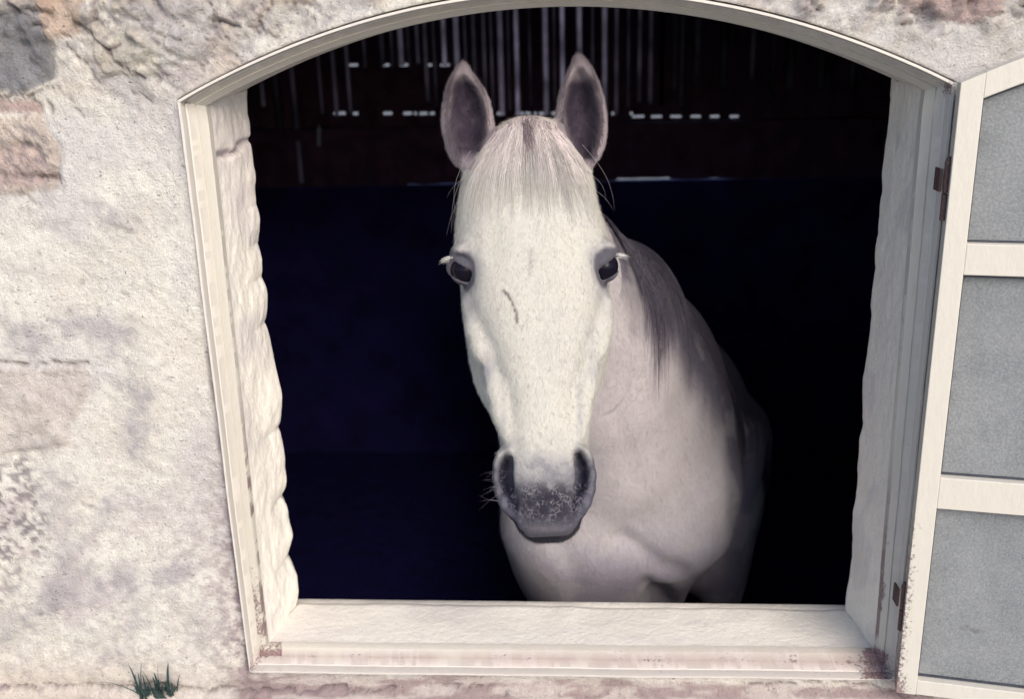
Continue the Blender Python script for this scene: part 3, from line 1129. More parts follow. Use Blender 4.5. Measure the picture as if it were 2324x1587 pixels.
def put(sl_, d, k, sub=False):
    f = FLD[sl_]
    FLD[sl_] = -smin(-f, d, k) if sub else smin(f, d, k)


def coords(sl_):
    X_, Y_, Z_ = np.meshgrid(gx[sl_[0]], gy[sl_[1]], gzz[sl_[2]], indexing='ij', sparse=True)
    return X_, Y_, Z_


def hcoords(sl_):
    X_, Y_, Z_ = coords(sl_)
    return tuple(((X_ - np.float32(HP0[0])) * np.float32(a[0]) + (Y_ - np.float32(HP0[1])) * np.float32(a[1]) + (Z_ - np.float32(HP0[2])) * np.float32(a[2])) for a in (HX, HT_, HN))


def cone(a, b, ra, rb, k=.03, sub=False, head=False):
    """rounded cone between two points"""
    if head:
        a, b = hw(*a), hw(*b)
    a, b = np.asarray(a, float), np.asarray(b, float)
    R_ = max(ra, rb) + k + .01
    s_l = block(np.minimum(a, b) - R_, np.maximum(a, b) + R_)
    X_, Y_, Z_ = coords(s_l)
    ab = b - a
    L2 = ab @ ab + 1e-9
    t = np.clip(((X_ - a[0]) * ab[0] + (Y_ - a[1]) * ab[1] + (Z_ - a[2]) * ab[2]) / L2, 0, 1)
    d = np.sqrt((X_ - a[0] - t * ab[0]) ** 2 + (Y_ - a[1] - t * ab[1]) ** 2 + (Z_ - a[2] - t * ab[2]) ** 2) - (ra + (rb - ra) * t)
    put(s_l, d.astype(np.float32), k, sub)


def chain(pts, k=.03, sub=False, head=False):
    for p, q in zip(pts[:-1], pts[1:]):
        cone(p[:3], q[:3], p[3], q[3], k, sub, head)


def ell(c, r, k=.03, sub=False, ax=None, head=False):
    """ellipsoid; axes in head frame if head"""
    c, r = np.asarray(c, float), np.asarray(r, float)
    A_ = np.eye(3) if ax is None else np.asarray(ax, float)
    if head:
        c = hw(*c)
        A_ = np.array([A_[i][0] * HX + A_[i][1] * HT_ + A_[i][2] * HN for i in range(3)])
    R_ = r.max() + k + .01
    s_l = block(c - R_, c + R_)
    X_, Y_, Z_ = coords(s_l)
    q = [(X_ - c[0]) * A_[i][0] + (Y_ - c[1]) * A_[i][1] + (Z_ - c[2]) * A_[i][2] for i in range(3)]
    k0 = np.sqrt(sum((q[i] / r[i]) ** 2 for i in range(3)))
    k1 = np.sqrt(sum((q[i] / r[i] ** 2) ** 2 for i in range(3))) + 1e-6
    put(s_l, (k0 * (k0 - 1) / k1).astype(np.float32), k, sub)


def loft(knots, p=2.4, k=.012, nref=-.05, sub=False, cap=(.02, .02), pk=None):
    """head mass from picture-measured widths: (py, left px, right px, n front, n back)"""
    K = []
    for kn in knots:
        py, l, r, nf, nb = kn[:5]
        nr = nref if nref is not None else (nf + nb) / 2
        xl, tl2 = hp(l, py, nr)
        xr_, tr2 = hp(r, py, nr)
        K.append(((tl2 + tr2) / 2, xl, xr_, nf, nb))
    K = np.array(K)
    o = np.argsort(K[:, 0])
    K = K[o]
    t0, t1 = K[0, 0], K[-1, 0]
    tt_ = np.linspace(t0, t1, 400)

    def sp(col):       # smooth interpolation
        y = np.interp(tt_, K[:, 0], K[:, col])
        w_ = max(3, int(.014 / ((t1 - t0) / 400)))
        w_ = min(w_, 60)
        ker = np.hanning(w_ + 2)[1:-1]
        ker /= ker.sum()
        yp = np.pad(y, w_, mode='reflect', reflect_type='odd')
        return np.convolve(yp, ker, 'same')[w_:-w_]
    xl, xr_, nf, nb = sp(1), sp(2), sp(3), sp(4)
    lo = np.min([hw(a, b, c) for a in (K[:, 1].min(), K[:, 2].max()) for b in (t0, t1) for c in (K[:, 3].max(), K[:, 4].min())], 0) - k - .012
    hi = np.max([hw(a, b, c) for a in (K[:, 1].min(), K[:, 2].max()) for b in (t0, t1) for c in (K[:, 3].max(), K[:, 4].min())], 0) + k + .012
    s_l = block(lo, hi)
    X_, T_, N_ = hcoords(s_l)
    ti = np.clip((T_ - t0) / (t1 - t0) * 399, 0, 399)
    i0 = np.minimum(ti.astype(np.int32), 398)
    fr_ = (ti - i0).astype(np.float32)

    def L(a):
        a = a.astype(np.float32)
        return a[i0] * (1 - fr_) + a[i0 + 1] * fr_
    l, r, f, b = L(xl), L(xr_), L(nf), L(nb)
    cx_, a_ = (l + r) / 2, (r - l) / 2
    cn, bb = (f + b) / 2, (f - b) / 2
    u, v = np.abs(X_ - cx_) / a_, np.abs(N_ - cn) / bb
    if pk is not None:
        pp = np.where(N_ > cn, np.float32(pk), np.float32(p))
    else:
        pp = np.float32(p)
    rr = (u ** pp + v ** pp) ** (1 / pp)
    # approximate distance: scale by the local radius in that direction
    ru = np.sqrt((X_ - cx_) ** 2 + (N_ - cn) ** 2) / np.maximum(rr, 1e-4)
    d = (rr - 1) * np.maximum(ru, .004)
    # caps
    for (tc, sg, rc_) in ((t0, -1, cap[0]), (t1, 1, cap[1])):
        e = (T_ - tc) * sg
        d = -smin(-d, -e, max(rc_, .002))
    put(s_l, d.astype(np.float32), k, sub)


# --- neck, chest, trunk and legs (world)
def W(px, py, Y, r):
    return (*at(px, py, Y), r)


chain([W(1225, 480, .18, .080), W(1255, 610, .28, .088), W(1315, 730, .38, .115), W(1365, 870, .46, .130), W(1405, 1000, .55, .150), W(1425, 1120, .64, .17)], .09)
chain([W(1235, 400, .15, .045), W(1290, 535, .32, .038), W(1412, 640, .52, .052), W(1488, 750, .70, .065), W(1545, 872, .88, .085), W(1572, 990, 1.08, .14)], .06)
chain([W(1285, 640, .36, .07), W(1395, 745, .50, .105), W(1470, 880, .64, .135), W(1515, 1000, .78, .17)], .10)
chain([W(1500, 1000, .66, .13), W(1520, 1110, .62, .135), W(1515, 1190, .60, .125)], .10)
chain([W(1340, 1080, .60, .12), W(1306, 1180, .60, .145), W(1320, 1270, .64, .13), W(1335, 1390, .72, .11)], .10)
chain([W(1420, 1180, .60, .13), W(1415, 1300, .66, .13), W(1400, 1420, .76, .12)], .09)
chain([W(1580, 1010, 1.02, .15), W(1588, 1130, .95, .155), W(1600, 1250, .90, .12)], .05)
chain([W(1300, 1150, .98, .14), W(1310, 1250, .92, .12)], .05)
bx = at(1475, 1100, 1.05)[0]
chain([(bx - .02, 1.0, 1.09, .24), (bx - .12, 1.4, 1.04, .26), (bx - .24, 1.85, 1.04, .25), (bx - .30, 2.1, 1.08, .22)], .10)
chain([(bx - .30, 2.05, 1.10, .22), (bx - .33, 2.25, 1.02, .16)], .08)
for sx_, yy, pxs in ((-1, .80, 0), (1, .86, 0)):
    x_ = at(1640 if sx_ > 0 else 1300, 1290, .85)[0]
    chain([(x_, yy, 1.08, .10), (x_, yy + .02, .86, .085), (x_, yy, .66, .055), (x_, yy - .005, .52, .042), (x_, yy, .44, .034), (x_, yy, .24, .030), (x_, yy - .01, .16, .038), (x_, yy - .03, .09, .035), (x_, yy - .05, .03, .050)], .03)
for sx_ in (-1, 1):
    x_ = bx - .30 + sx_ * .14
    chain([(x_, 2.10, 1.10, .16), (x_, 2.08, .90, .12), (x_, 2.22, .68, .07), (x_, 2.32, .54, .05), (x_, 2.28, .40, .036), (x_, 2.25, .22, .033), (x_, 2.22, .15, .04), (x_, 2.18, .03, .052)], .04)

# breast muscle grooves and the arm line
chain([W(1490, 1345, .50, .016), W(1515, 1400, .56, .03)], .05, sub=True)
chain([W(1742, 880, .72, .05), W(1728, 1000, .66, .04), W(1718, 1130, .62, .035), W(1690, 1240, .62, .035), W(1620, 1330, .62, .03)], .05, sub=True)

# --- head masses
loft([(282, 1120, 1290, -.030, -.13), (310, 1088, 1308, -.012, -.16), (345, 1060, 1332, -.004, -.18), (400, 1042, 1352, .002, -.21), (460, 1033, 1364, .006, -.22), (520, 1028, 1382, .010, -.23),
      (580, 1034, 1386, .010, -.23), (640, 1046, 1386, .007, -.23), (700, 1056, 1378, .004, -.22), (760, 1082, 1366, .001, -.21), (814, 1108, 1346, -.001, -.19), (850, 1124, 1330, -.002, -.17), (903, 1143, 1311, -.003, -.15),
      (980, 1152, 1309, -.004, -.125), (1020, 1149, 1315, -.003, -.118), (1060, 1144, 1323, -.004, -.113), (1110, 1148, 1326, -.006, -.105), (1160, 1162, 1322, -.012, -.095), (1190, 1170, 1316, -.018, -.085), (1219, 1184, 1304, -.030, -.075)],
     p=2.3, k=.02, nref=-.045, cap=(.05, .016), pk=2.7)
# cheeks and lower jaw
loft([(560, 1075, 1350, -.09, -.25), (640, 1054, 1378, -.07, -.27), (700, 1050, 1388, -.062, -.285), (753, 1056, 1389, -.060, -.285), (800, 1063, 1388, -.060, -.270), (855, 1075, 1374, -.058, -.245), (890, 1089, 1361, -.056, -.215),
      (914, 1101, 1350, -.055, -.195), (940, 1117, 1342, -.053, -.175), (975, 1131, 1336, -.050, -.155), (1010, 1139, 1333, -.050, -.14), (1050, 1146, 1330, -.050, -.13), (1100, 1156, 1328, -.055, -.128)],
     p=2.2, k=.020, nref=-.12, cap=(.06, .03), pk=2.6)
# facial crests
for s, P in ((-1, [(1068, 690, -.062, .010), (1080, 750, -.053, .010), (1092, 790, -.045, .010), (1098, 806, -.042, .010)]), (1, [(1376, 690, -.062, .010), (1370, 745, -.053, .010), (1360, 785, -.045, .010), (1354, 802, -.042, .010)])):
    chain([(*h3(a, b, c), r) for a, b, c, r in P], .020, head=True)
    # cheek muscle / lip raiser bundle under the crest
m2 = [[(1112, 850, -.042, .009), (1128, 890, -.038, .010), (1140, 940, -.036, .010), (1150, 985, -.032, .009)], [(1344, 845, -.042, .009), (1329, 885, -.038, .010), (1319, 940, -.036, .010), (1315, 985, -.032, .009)]]
for P in m2:
    chain([(*h3(a, b, c), r) for a, b, c, r in P], .022, head=True)
# grooves either side of the nasal bone
for P in ([(1138, 870, -.006, .004), (1145, 920, -.008, .005), (1146, 985, -.008, .004)], [(1312, 870, -.006, .004), (1310, 920, -.008, .005), (1318, 985, -.008, .004)]):
    chain([(*h3(a, b, c), r) for a, b, c, r in P], .012, sub=True, head=True)
# gentle hollows on the face beside the nose and above the eyes
for a, b, c, rx in ((1092, 725, .030, .024), (1350, 725, .030, .024), (1112, 560, .040, .02), (1312, 555, .040, .02)):
    x_, t_ = hp(a, b, 0)
    ell((x_, t_, c + .000), (rx, .060, .033), .02, sub=True, head=True)
# brows over the eyes
for a, b in ((1050, 577), (1374, 571)):
    ell(h3(a, b, -.045), (.020, .014, .030), .022, head=True)
# eye sockets, opened outwards and forwards
EYES = [(-1, h3(1056, 611, -.047)), (1, h3(1370, 605, -.047))]
ER = .0225
for s, c in EYES:
    a_, b_ = .66, .75
    ax_ = np.array([[s * a_, .0, b_], [0, 1, 0], [-s * b_, 0, a_]])
    # dark almond opening, slanting down towards the nose
    tl = math.radians(28) * s
    e1 = ax_[1] * math.cos(tl) - ax_[2] * math.sin(tl) * s * s
    e2 = ax_[2] * math.cos(tl) + ax_[1] * math.sin(tl)
    oc = c + ax_[0] * .020
    ell(oc, (.014, .0155, .0235), .005, sub=True, ax=np.array([ax_[0], e1, e2]), head=True)
    ell(c, (ER, ER, ER), .001, sub=True, head=True)
    # upper lid fold
    pts = []
    for th in np.linspace(-62, 62, 9):
        th = math.radians(th)
        dr_ = ax_[0] * math.cos(th) * .80 + e2 * math.sin(th) * .95 - e1 * (.62 * math.cos(th))
        dr_ /= np.linalg.norm(dr_)
        pts.append((*(c + dr_ * (ER + .0030)), .0028 + .0014 * math.cos(th)))
    chain(pts, .006, head=True)
# lids: caps over the eyeball, leaving a slanting almond
    for nv_, of_, er_ in ((-np.array([0, 1., 0]) * .80 + ax_[2] * .60, .30, .0030), (np.array([0, 1., 0]) * .80 - ax_[2] * .55, .66, .0022)):
        nv_ = nv_ / np.linalg.norm(nv_)
        cw_ = hw(*c)
        nw_ = nv_[0] * HX + nv_[1] * HT_ + nv_[2] * HN
        s_l = block(cw_ - .045, cw_ + .045)
        X_, Y_, Z_ = coords(s_l)
        sp_ = np.sqrt((X_ - cw_[0]) ** 2 + (Y_ - cw_[1]) ** 2 + (Z_ - cw_[2]) ** 2) - (ER + er_)
        pl_ = ER * of_ - ((X_ - cw_[0]) * nw_[0] + (Y_ - cw_[1]) * nw_[1] + (Z_ - cw_[2]) * nw_[2])
        put(s_l, (-smin(-sp_, -pl_, .003)).astype(np.float32), .003)
# muzzle: nostril wings, lips, chin
NW = [[(1156, 1026, -.020, .006), (1141, 1036, -.024, .0062), (1132, 1056, -.030, .0056), (1130, 1085, -.036, .0054), (1135, 1115, -.040, .0058), (1147, 1142, -.040, .008), (1160, 1162, -.038, .008)],
      [(1307, 1018, -.020, .006), (1324, 1028, -.024, .0062), (1335, 1048, -.032, .0056), (1341, 1080, -.038, .0054), (1338, 1112, -.040, .0058), (1329, 1138, -.040, .008), (1320, 1160, -.038, .008)]]
for P in NW:
    chain([(*h3(a, b, c), r) for a, b, c, r in P], .010, head=True)
for P in NW:
    chain([(*h3(a + (7 if a < 1240 else -7), b, c - .020), .0105) for a, b, c, r in P], .012, head=True)
NC_ = [[(1150, 1042, -.014, .0085), (1145, 1060, -.018, .0115), (1143, 1085, -.021, .0125), (1149, 1110, -.021, .0110), (1161, 1134, -.016, .0075), (1173, 1150, -.010, .004)],
       [(1316, 1034, -.014, .0085), (1323, 1054, -.018, .0115), (1327, 1080, -.021, .0125), (1322, 1106, -.021, .0110), (1312, 1131, -.016, .0075), (1303, 1149, -.010, .004)]]
for P in NC_:
    chain([(*h3(a, b, c), r) for a, b, c, r in P], .006, sub=True, head=True)
    chain([(*(h3(a + (9 if a < 1240 else -9), b, c) + np.array([0, 0, -.014])), r * .7) for a, b, c, r in P[:4]], .004, sub=True, head=True)
# lower lip and chin
loft([(1100, 1176, 1316, -.070, -.125), (1150, 1168, 1324, -.066, -.135), (1180, 1168, 1324, -.056, -.135), (1206, 1178, 1316, -.050, -.130), (1222, 1196, 1300, -.050, -.115), (1233, 1212, 1284, -.058, -.10)], p=2.4, k=.003, nref=-.07, cap=(.02, .008))
# corner folds of the mouth
for P in ([(1158, 1150, -.050, .003), (1168, 1185, -.046, .0035), (1188, 1214, -.040, .003)], [(1328, 1140, -.050, .003), (1322, 1180, -.046, .0035), (1302, 1212, -.040, .003)]):
    chain([(*h3(a, b, c), r) for a, b, c, r in P], .005, sub=True, head=True)

# --- ears
EL = [(139, 1048, 1056, 0), (147, 1040, 1063, 0), (160, 1029, 1070, 0), (178, 1017, 1083, 0), (200, 1008, 1100, 0), (225, 1003, 1111, 0), (260, 1000, 1118, 0), (295, 1003, 1118, 0), (325, 1010, 1116, 0), (355, 1024, 1112, 0), (390, 1044, 1106, 0)]
ER_ = [(121, 1307, 1317, 0), (130, 1300, 1326, 0), (145, 1295, 1340, 0), (163, 1287, 1350, 0), (190, 1275, 1363, 0), (225, 1264, 1373, 0), (262, 1262, 1379, 0), (295, 1267, 1379, 0), (325, 1276, 1374, 0), (350, 1290, 1364, 0), (385, 1300, 1354, 0)]
for K_, s in ((EL, -1), (ER_, 1)):
    out, inn = [], []
    for py, l, r, _ in K_:
        wdt = r - l
        dep = .010 + .018 * min(1, wdt / 110.)
        out.append((py, l, r, -.040, -.040 - 2 * dep * .9))
        e = 7 + 3 * min(1, wdt / 110.)
        if wdt > 30 and py < 352:
            sk = (6 if py < 300 else 12)
            inn.append((py + 6, l + e + (sk if s > 0 and py > 280 else 0) + (4 if s < 0 else 0), r - e - (sk if s < 0 and py > 280 else 0) - (4 if s > 0 else 0), .010, -.040 - 2 * dep * .9 + .010))
    loft(out, p=2.1, k=.014, nref=-.05, cap=(.008, .03))
    loft(inn, p=2.0, k=.008, nref=-.04, sub=True, cap=(.012, .02))
# bridge between the ears, poll
ell(h3(1200, 315, -.055), (.050, .030, .055), .03, head=True)
print("field", round(time.time() - T00, 1))


def surface_nets(F_, ax):
    S = F_ < 0
    nx, ny, nz = F_.shape
    c = np.zeros((nx - 1, ny - 1, nz - 1), np.uint8)
    for i in (0, 1):
        for j in (0, 1):
            for k in (0, 1):
                c += S[i:nx - 1 + i, j:ny - 1 + j, k:nz - 1 + k]
    act = (c > 0) & (c < 8)
    I, J, K = np.nonzero(act)
    idx = np.full(act.shape, -1, np.int32)
    idx[I, J, K] = np.arange(len(I))
    acc = np.zeros((len(I), 3))
    cnt = np.zeros(len(I))
    corners = [(i, j, k) for i in (0, 1) for j in (0, 1) for k in (0, 1)]
    for a in corners:
        for d in range(3):
            if a[d]:
                continue
            b = list(a)
            b[d] = 1
            fa, fb = F_[I + a[0], J + a[1], K + a[2]], F_[I + b[0], J + b[1], K + b[2]]
            mk = (fa < 0) != (fb < 0)
            t = np.where(mk, fa / np.where(mk, fa - fb, 1), 0)
            A_ = np.stack([ax[0][I + a[0]], ax[1][J + a[1]], ax[2][K + a[2]]], -1)
            B_ = np.stack([ax[0][I + b[0]], ax[1][J + b[1]], ax[2][K + b[2]]], -1)
            acc += np.where(mk[:, None], A_ + (B_ - A_) * t[:, None], 0)
            cnt += mk
    V_ = acc / cnt[:, None]
    faces = []
    for d in range(3):
        o1, o2 = (d + 1) % 3, (d + 2) % 3
        sl0 = [slice(None)] * 3
        sl1 = [slice(None)] * 3
        sl0[d], sl1[d] = slice(0, -1), slice(1, None)
        e = S[tuple(sl0)] != S[tuple(sl1)]
        P_ = np.stack(np.nonzero(e), -1)
        ok = (P_[:, o1] > 0) & (P_[:, o2] > 0) & (P_[:, o1] < F_.shape[o1] - 1) & (P_[:, o2] < F_.shape[o2] - 1)
        P_ = P_[ok]
        ins = S[P_[:, 0], P_[:, 1], P_[:, 2]]

        def id_(a, b):
            q = P_.copy()
            q[:, o1] -= a
            q[:, o2] -= b
            return idx[q[:, 0], q[:, 1], q[:, 2]]
        f = np.stack([id_(1, 1), id_(0, 1), id_(0, 0), id_(1, 0)], -1)
        f[~ins] = f[~ins][:, ::-1]
        faces.append(f)
    Fa = np.concatenate(faces)
    Fa = Fa[(Fa >= 0).all(1)]
    return V_, Fa


HV, HF = surface_nets(FLD, (gx.astype(float), gy.astype(float), gzz.astype(float)))
del FLD
# uneven muscle and skin over neck and chest
def _n(V_):
    a = .0035 * fbm(V_[:, 0] * 9, V_[:, 1] * 9, V_[:, 2] * 6, 3, 601)
    return a * sm(.16, .40, V_[:, 1])


HV[:, 1] -= _n(HV)
# soft hollows and folds of the breast
def _fold(pts, wd, dep):
    d = np.full(len(HV), 1e9)
    for (ax_, ay), (bx_, by) in zip(pts[:-1], pts[1:]):
        t = np.clip(((_px - ax_) * (bx_ - ax_) + (_py - ay) * (by - ay)) / ((bx_ - ax_) ** 2 + (by - ay) ** 2), 0, 1)
        d = np.minimum(d, np.hypot(_px - ax_ - t * (bx_ - ax_), _py - ay - t * (by - ay)))
    HV[:, 1] += dep * np.exp(-(d / wd) ** 2) * ((HV[:, 1] > .30) & (HV[:, 1] < .72))


_px, _py = to_px(HV)
_fold([(1415, 1225), (1455, 1250), (1500, 1285), (1545, 1300)], 24, .013)
_fold([(1470, 1330), (1500, 1352), (1520, 1380)], 16, .016)
_fold([(1575, 1318), (1612, 1298), (1640, 1268)], 7, .004)
_fold([(1590, 1330), (1630, 1310), (1660, 1270)], 7, .003)
_fold([(1270, 1240), (1300, 1300), (1310, 1350)], 30, .007)
_fold([(1390, 900), (1420, 1010), (1440, 1090)], 26, .005)
# light smoothing
for it in range(2):
    s_ = np.zeros_like(HV)
    n_ = np.zeros(len(HV))
    for a, b in ((0, 1), (1, 2), (2, 3), (3, 0)):
        for i in range(3):
            s_[:, i] += np.bincount(HF[:, a], HV[HF[:, b], i], len(HV)) + np.bincount(HF[:, b], HV[HF[:, a], i], len(HV))
        n_ += np.bincount(HF[:, a], minlength=len(HV)) + np.bincount(HF[:, b], minlength=len(HV))
    HV = HV * .5 + .5 * s_ / n_[:, None]
print("horse mesh", len(HV), len(HF), round(time.time() - T00, 1))

q = HV - HP0
hx_, ht_h, hn_ = q @ HX, q @ HT_, q @ HN
hpx, hpy = to_px(HV)
inhead = (hn_ > -.30) & (ht_h < HL + .05) & (HV[:, 1] < .30)


# colour of coat and skin with painted shade, by place on the animal
def gauss(cx_, cy_, rx, ry):
    return np.exp(-(((hpx - cx_) / rx) ** 2 + ((hpy - cy_) / ry) ** 2))


n1 = fbm(HV[:, 0] * 14, HV[:, 1] * 14, HV[:, 2] * 14, 3, 501)
n2 = fbm(HV[:, 0] * 60, HV[:, 1] * 60, HV[:, 2] * 60, 3, 511)
n3 = fbm(HV[:, 0] * 150, HV[:, 1] * 150, HV[:, 2] * 150, 2, 521)
hc = np.tile(np.array([.48, .465, .425]), (len(HV), 1))


def hmix(k, c):
    global hc
    k = np.clip(k, 0, 1)[:, None]
    hc = hc * (1 - k) + np.array(c) * k


def flank_shade():
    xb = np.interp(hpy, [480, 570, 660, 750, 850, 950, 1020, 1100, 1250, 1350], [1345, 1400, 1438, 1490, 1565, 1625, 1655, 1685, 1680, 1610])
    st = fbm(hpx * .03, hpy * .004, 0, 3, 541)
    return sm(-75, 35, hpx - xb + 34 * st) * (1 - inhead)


facemask = inhead * sm(-.20, -.10, hn_)
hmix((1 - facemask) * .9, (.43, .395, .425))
hmix(sm(.68, 1.05, HV[:, 1] + .04 * n1) * .93, (.075, .065, .10))  # coat darkened backwards: painted falloff of light into the stable
hmix(flank_shade() * .88, (.055, .048, .085))  # shade on the mane side of neck and flank painted into the coat
hmix((1 - facemask) * sm(1.12, .86, HV[:, 2] + .05 * n1) * .7, (.20, .185, .25))  # shade at the bottom of the chest painted in
hmix((1 - facemask) * sm(.1, .45, n1 + .4 * n2) * .22, (.30, .27, .31))
hmix(sm(.1, .5, n1) * .25, (.42, .40, .39))
hmix(sm(.3, .7, n2) * .08, (.40, .37, .36))
# grey-blue shading painted on cheeks / below the eyes / along crest
for cx_, cy_, rx, ry, k_ in ((1066, 665, 26, 60, .55), (1376, 650, 24, 60, .5), (1112, 780, 14, 60, .4), (1340, 780, 14, 60, .3), (1108, 842, 14, 22, .7), (1348, 835, 14, 22, .65), (1142, 930, 7, 90, .45), (1316, 930, 7, 90, .5), (1075, 600, 20, 36, .5), (1348, 590, 18, 36, .5)):
    hmix(gauss(cx_, cy_, rx, ry) * k_ * facemask * (1 + .6 * n2), (.27, .26, .29))
# muzzle grey
front = facemask * (hpy > 900)
hmix(front * sm(975, 1075, hpy + 22 * n2) * .62, (.17, .17, .20))
hmix(front * sm(1035, 1115, hpy + 30 * n2 + 14 * n1) * .82, (.070, .070, .092))
hmix(front * sm(.15, .45, n3 + .4 * n2) * sm(1010, 1060, hpy) * .5, (.17, .16, .20))
dark = front * np.exp(-((hpx - 1240) / 86) ** 4) * np.exp(-((hpy - 1148) / 48) ** 4)
hmix(dark * .9 * sm(-.6, .0, n2 + .3), (.016, .015, .027))
vein = np.abs(fbm(HV[:, 0] * 75, HV[:, 1] * 75, HV[:, 2] * 75, 2, 531))
hmix(front * sm(1190, 1207, hpy) * .5 * (hn_ > -.045), (.19, .155, .175))
# sides of the muzzle and nostril rims
hmix(inhead * sm(1020, 1060, hpy) * sm(-.016, -.032, hn_) * .82, (.055, .055, .080))
for P in NC_:
    for (a, b, c, r) in P:
        k_ = np.exp(-((np.hypot((hpx - a) / (r * 1500), (hpy - b) / 19)) ** 3)) * facemask
        hmix(k_ * .97, (.005, .005, .016))  # depth shade of the nostril hollow painted in
for P in NW:
    for (a, b, c, r) in P[:6]:
        k_ = np.exp(-((np.hypot((hpx - a - (-3 if a < 1240 else 3)) / 6.5, (hpy - b) / 15)) ** 4)) * inhead
        hmix(k_ * .25, (.24, .235, .26))
# mouth line: gap shade painted in with the dark lower lip
hmix(inhead * sm(1150, 1175, hpy) * (hn_ < -.043) * .97, (.012, .012, .02))
# eyes' dark skin
for s, c in EYES:
    dq = np.sqrt((hx_ - c[0] - s * .006) ** 2 + ((ht_h - c[1]) * 1.0) ** 2 + (hn_ - c[2] - .004) ** 2)
    hmix(sm(.038, .031, dq + .003 * n2) * .95, (.022, .021, .036))
    hmix(sm(.050, .032, dq + .008 * n2) * .45, (.13, .125, .15))
# ears
ear = inhead * (ht_h < .055) * (np.abs(hx_) > .045) * (hpy < 385)
hmix(ear * .85, (.27, .215, .25))
for K_, s in ((EL, -1), (ER_, 1)):
    py_a = np.array([k_[0] for k_ in K_], float)
    l_, r_ = np.interp(hpy, py_a, [k_[1] for k_ in K_]), np.interp(hpy, py_a, [k_[2] for k_ in K_])
    u_ = np.minimum(hpx - l_, r_ - hpx)
    m_in = ear * (hpx > l_ - 5) * (hpx < r_ + 5) * sm(8, 26, u_ + 5 * n2) * sm(165, 195, hpy) * sm(375 , 345, hpy - s * 6)
    hmix(m_in * .94, (.020, .014, .032))  # grey skin plus painted shade deep in the ear
    hmix(m_in * sm(.05, .35, n2 + .5 * n1) * .30, (.11, .085, .11))
# forelock ground, whorl, scar, flecks
def hstroke(pts, wd):
    d = np.full(hpx.shape, 1e9)
    for (ax_, ay), (bx_, by) in zip(pts[:-1], pts[1:]):
        t = np.clip(((hpx - ax_) * (bx_ - ax_) + (hpy - ay) * (by - ay)) / ((bx_ - ax_) ** 2 + (by - ay) ** 2), 0, 1)
        d = np.minimum(d, np.hypot(hpx - ax_ - t * (bx_ - ax_), hpy - ay - t * (by - ay)))
    return np.exp(-(d / wd) ** 2) * facemask


hmix(hstroke([(1143, 660), (1152, 668), (1163, 690), (1171, 712), (1174, 735)], 3.6) * .85 * sm(-.6, .0, n3), (.06, .045, .055))
hmix(hstroke([(1205, 565), (1206, 590), (1202, 612)], 5) * .45, (.25, .22, .24))
hmix(gauss(1206, 590, 16, 18) * sm(.1, .4, n3) * .5 * facemask, (.3, .26, .28))
hmix(facemask * sm(.62, .85, n3) * sm(560, 760, hpy) * .15, (.30, .25, .28))
hmix(facemask * sm(400, 290, hpy) * .5 * (1 - ear), (.50, .43, .42))
for i in range(26):
    cx_, cy_ = rng.uniform(1130, 1320), rng.uniform(620, 1050)
    hmix(gauss(cx_, cy_, 3.2, 3.8) * .4 * facemask, (.20, .16, .19))

CM = Mat("grey_horse_coat", .66, .07)
c_ = CM.attr("col")
fine = CM.noise(900, 4, .7, lo=.3, hi=.7, stretch=(1, 1, .22))
c_ = CM.mix(CM.math('MULTIPLY', fine, .09), c_, (.62, .58, .60), 'MULTIPLY')
mid = CM.noise(120, 4, .65, lo=.35, hi=.7)
c_ = CM.mix(CM.math('MULTIPLY', mid, .30), c_, (.78, .74, .76), 'MULTIPLY')
vo = CM.n('ShaderNodeTexVoronoi', feature='DISTANCE_TO_EDGE')
vo.inputs['Scale'].default_value = 150
dn = CM.n('ShaderNodeTexNoise')
dn.inputs['Scale'].default_value = 120
dn.inputs['Detail'].default_value = 3
CM.l(CM.tc, dn.inputs['Vector'])
va = CM.n('ShaderNodeVectorMath', operation='MULTIPLY_ADD')
va.inputs[1].default_value = (.012, .012, .012)
CM.l(dn.outputs['Color'], va.inputs[0])
CM.l(CM.tc, va.inputs[2])
CM.l(va.outputs[0], vo.inputs['Vector'])
ln_ = CM.ramp(vo.outputs['Distance'], .16, .03)
mk_ = CM.math('MULTIPLY', CM.math('MULTIPLY', ln_, CM.attr("muz", 'Fac')), CM.noise(70, 3, .6, lo=.46, hi=.60))
c_ = CM.mix(CM.math('MULTIPLY', mk_, .75), c_, (.22, .20, .23))
CM.color(c_)
CM.bump(CM.math('MULTIPLY', ln_, CM.attr("muz", 'Fac')), .0012, .7)
CM.b.inputs['Sheen Weight'].default_value = .03
CM.b.inputs['Sheen Roughness'].default_value = .5
CM.bump(mid, .0015, .5)
CM.bump(fine, .0005, .8)
horse = thing("horse", "white grey-muzzled horse standing in the stable with its head at the arched window", "horse", (bx, 1.4, 0))
muz = front * gauss(1243, 1125, 95, 62) * (hn_ > -.045)
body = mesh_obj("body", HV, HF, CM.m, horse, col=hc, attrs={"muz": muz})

# eyes
EM = Mat("dark_eye", .09, .10, (.006, .005, .010))
for s, c in EYES:
    mb = MB()
    cw = hw(*c)
    nu, nvv = 32, 18
    V_ = [cw + ER * .985 * np.array([math.sin(th) * math.cos(p_), math.sin(th) * math.sin(p_), math.cos(th)]) for th in np.linspace(.001, math.pi - .001, nvv) for p_ in np.linspace(0, 2 * math.pi, nu, endpoint=False)]
    mb.add(V_, [(i * nu + j, (i + 1) * nu + j, (i + 1) * nu + (j + 1) % nu, i * nu + (j + 1) % nu) for i in range(nvv - 1) for j in range(nu)])
    mb.obj("eye", EM.m, horse, smooth=True)

# ---- hair
from mathutils.bvhtree import BVHTree
bvh = BVHTree.FromPolygons([Vector(v) for v in HV.tolist()], HF.tolist())


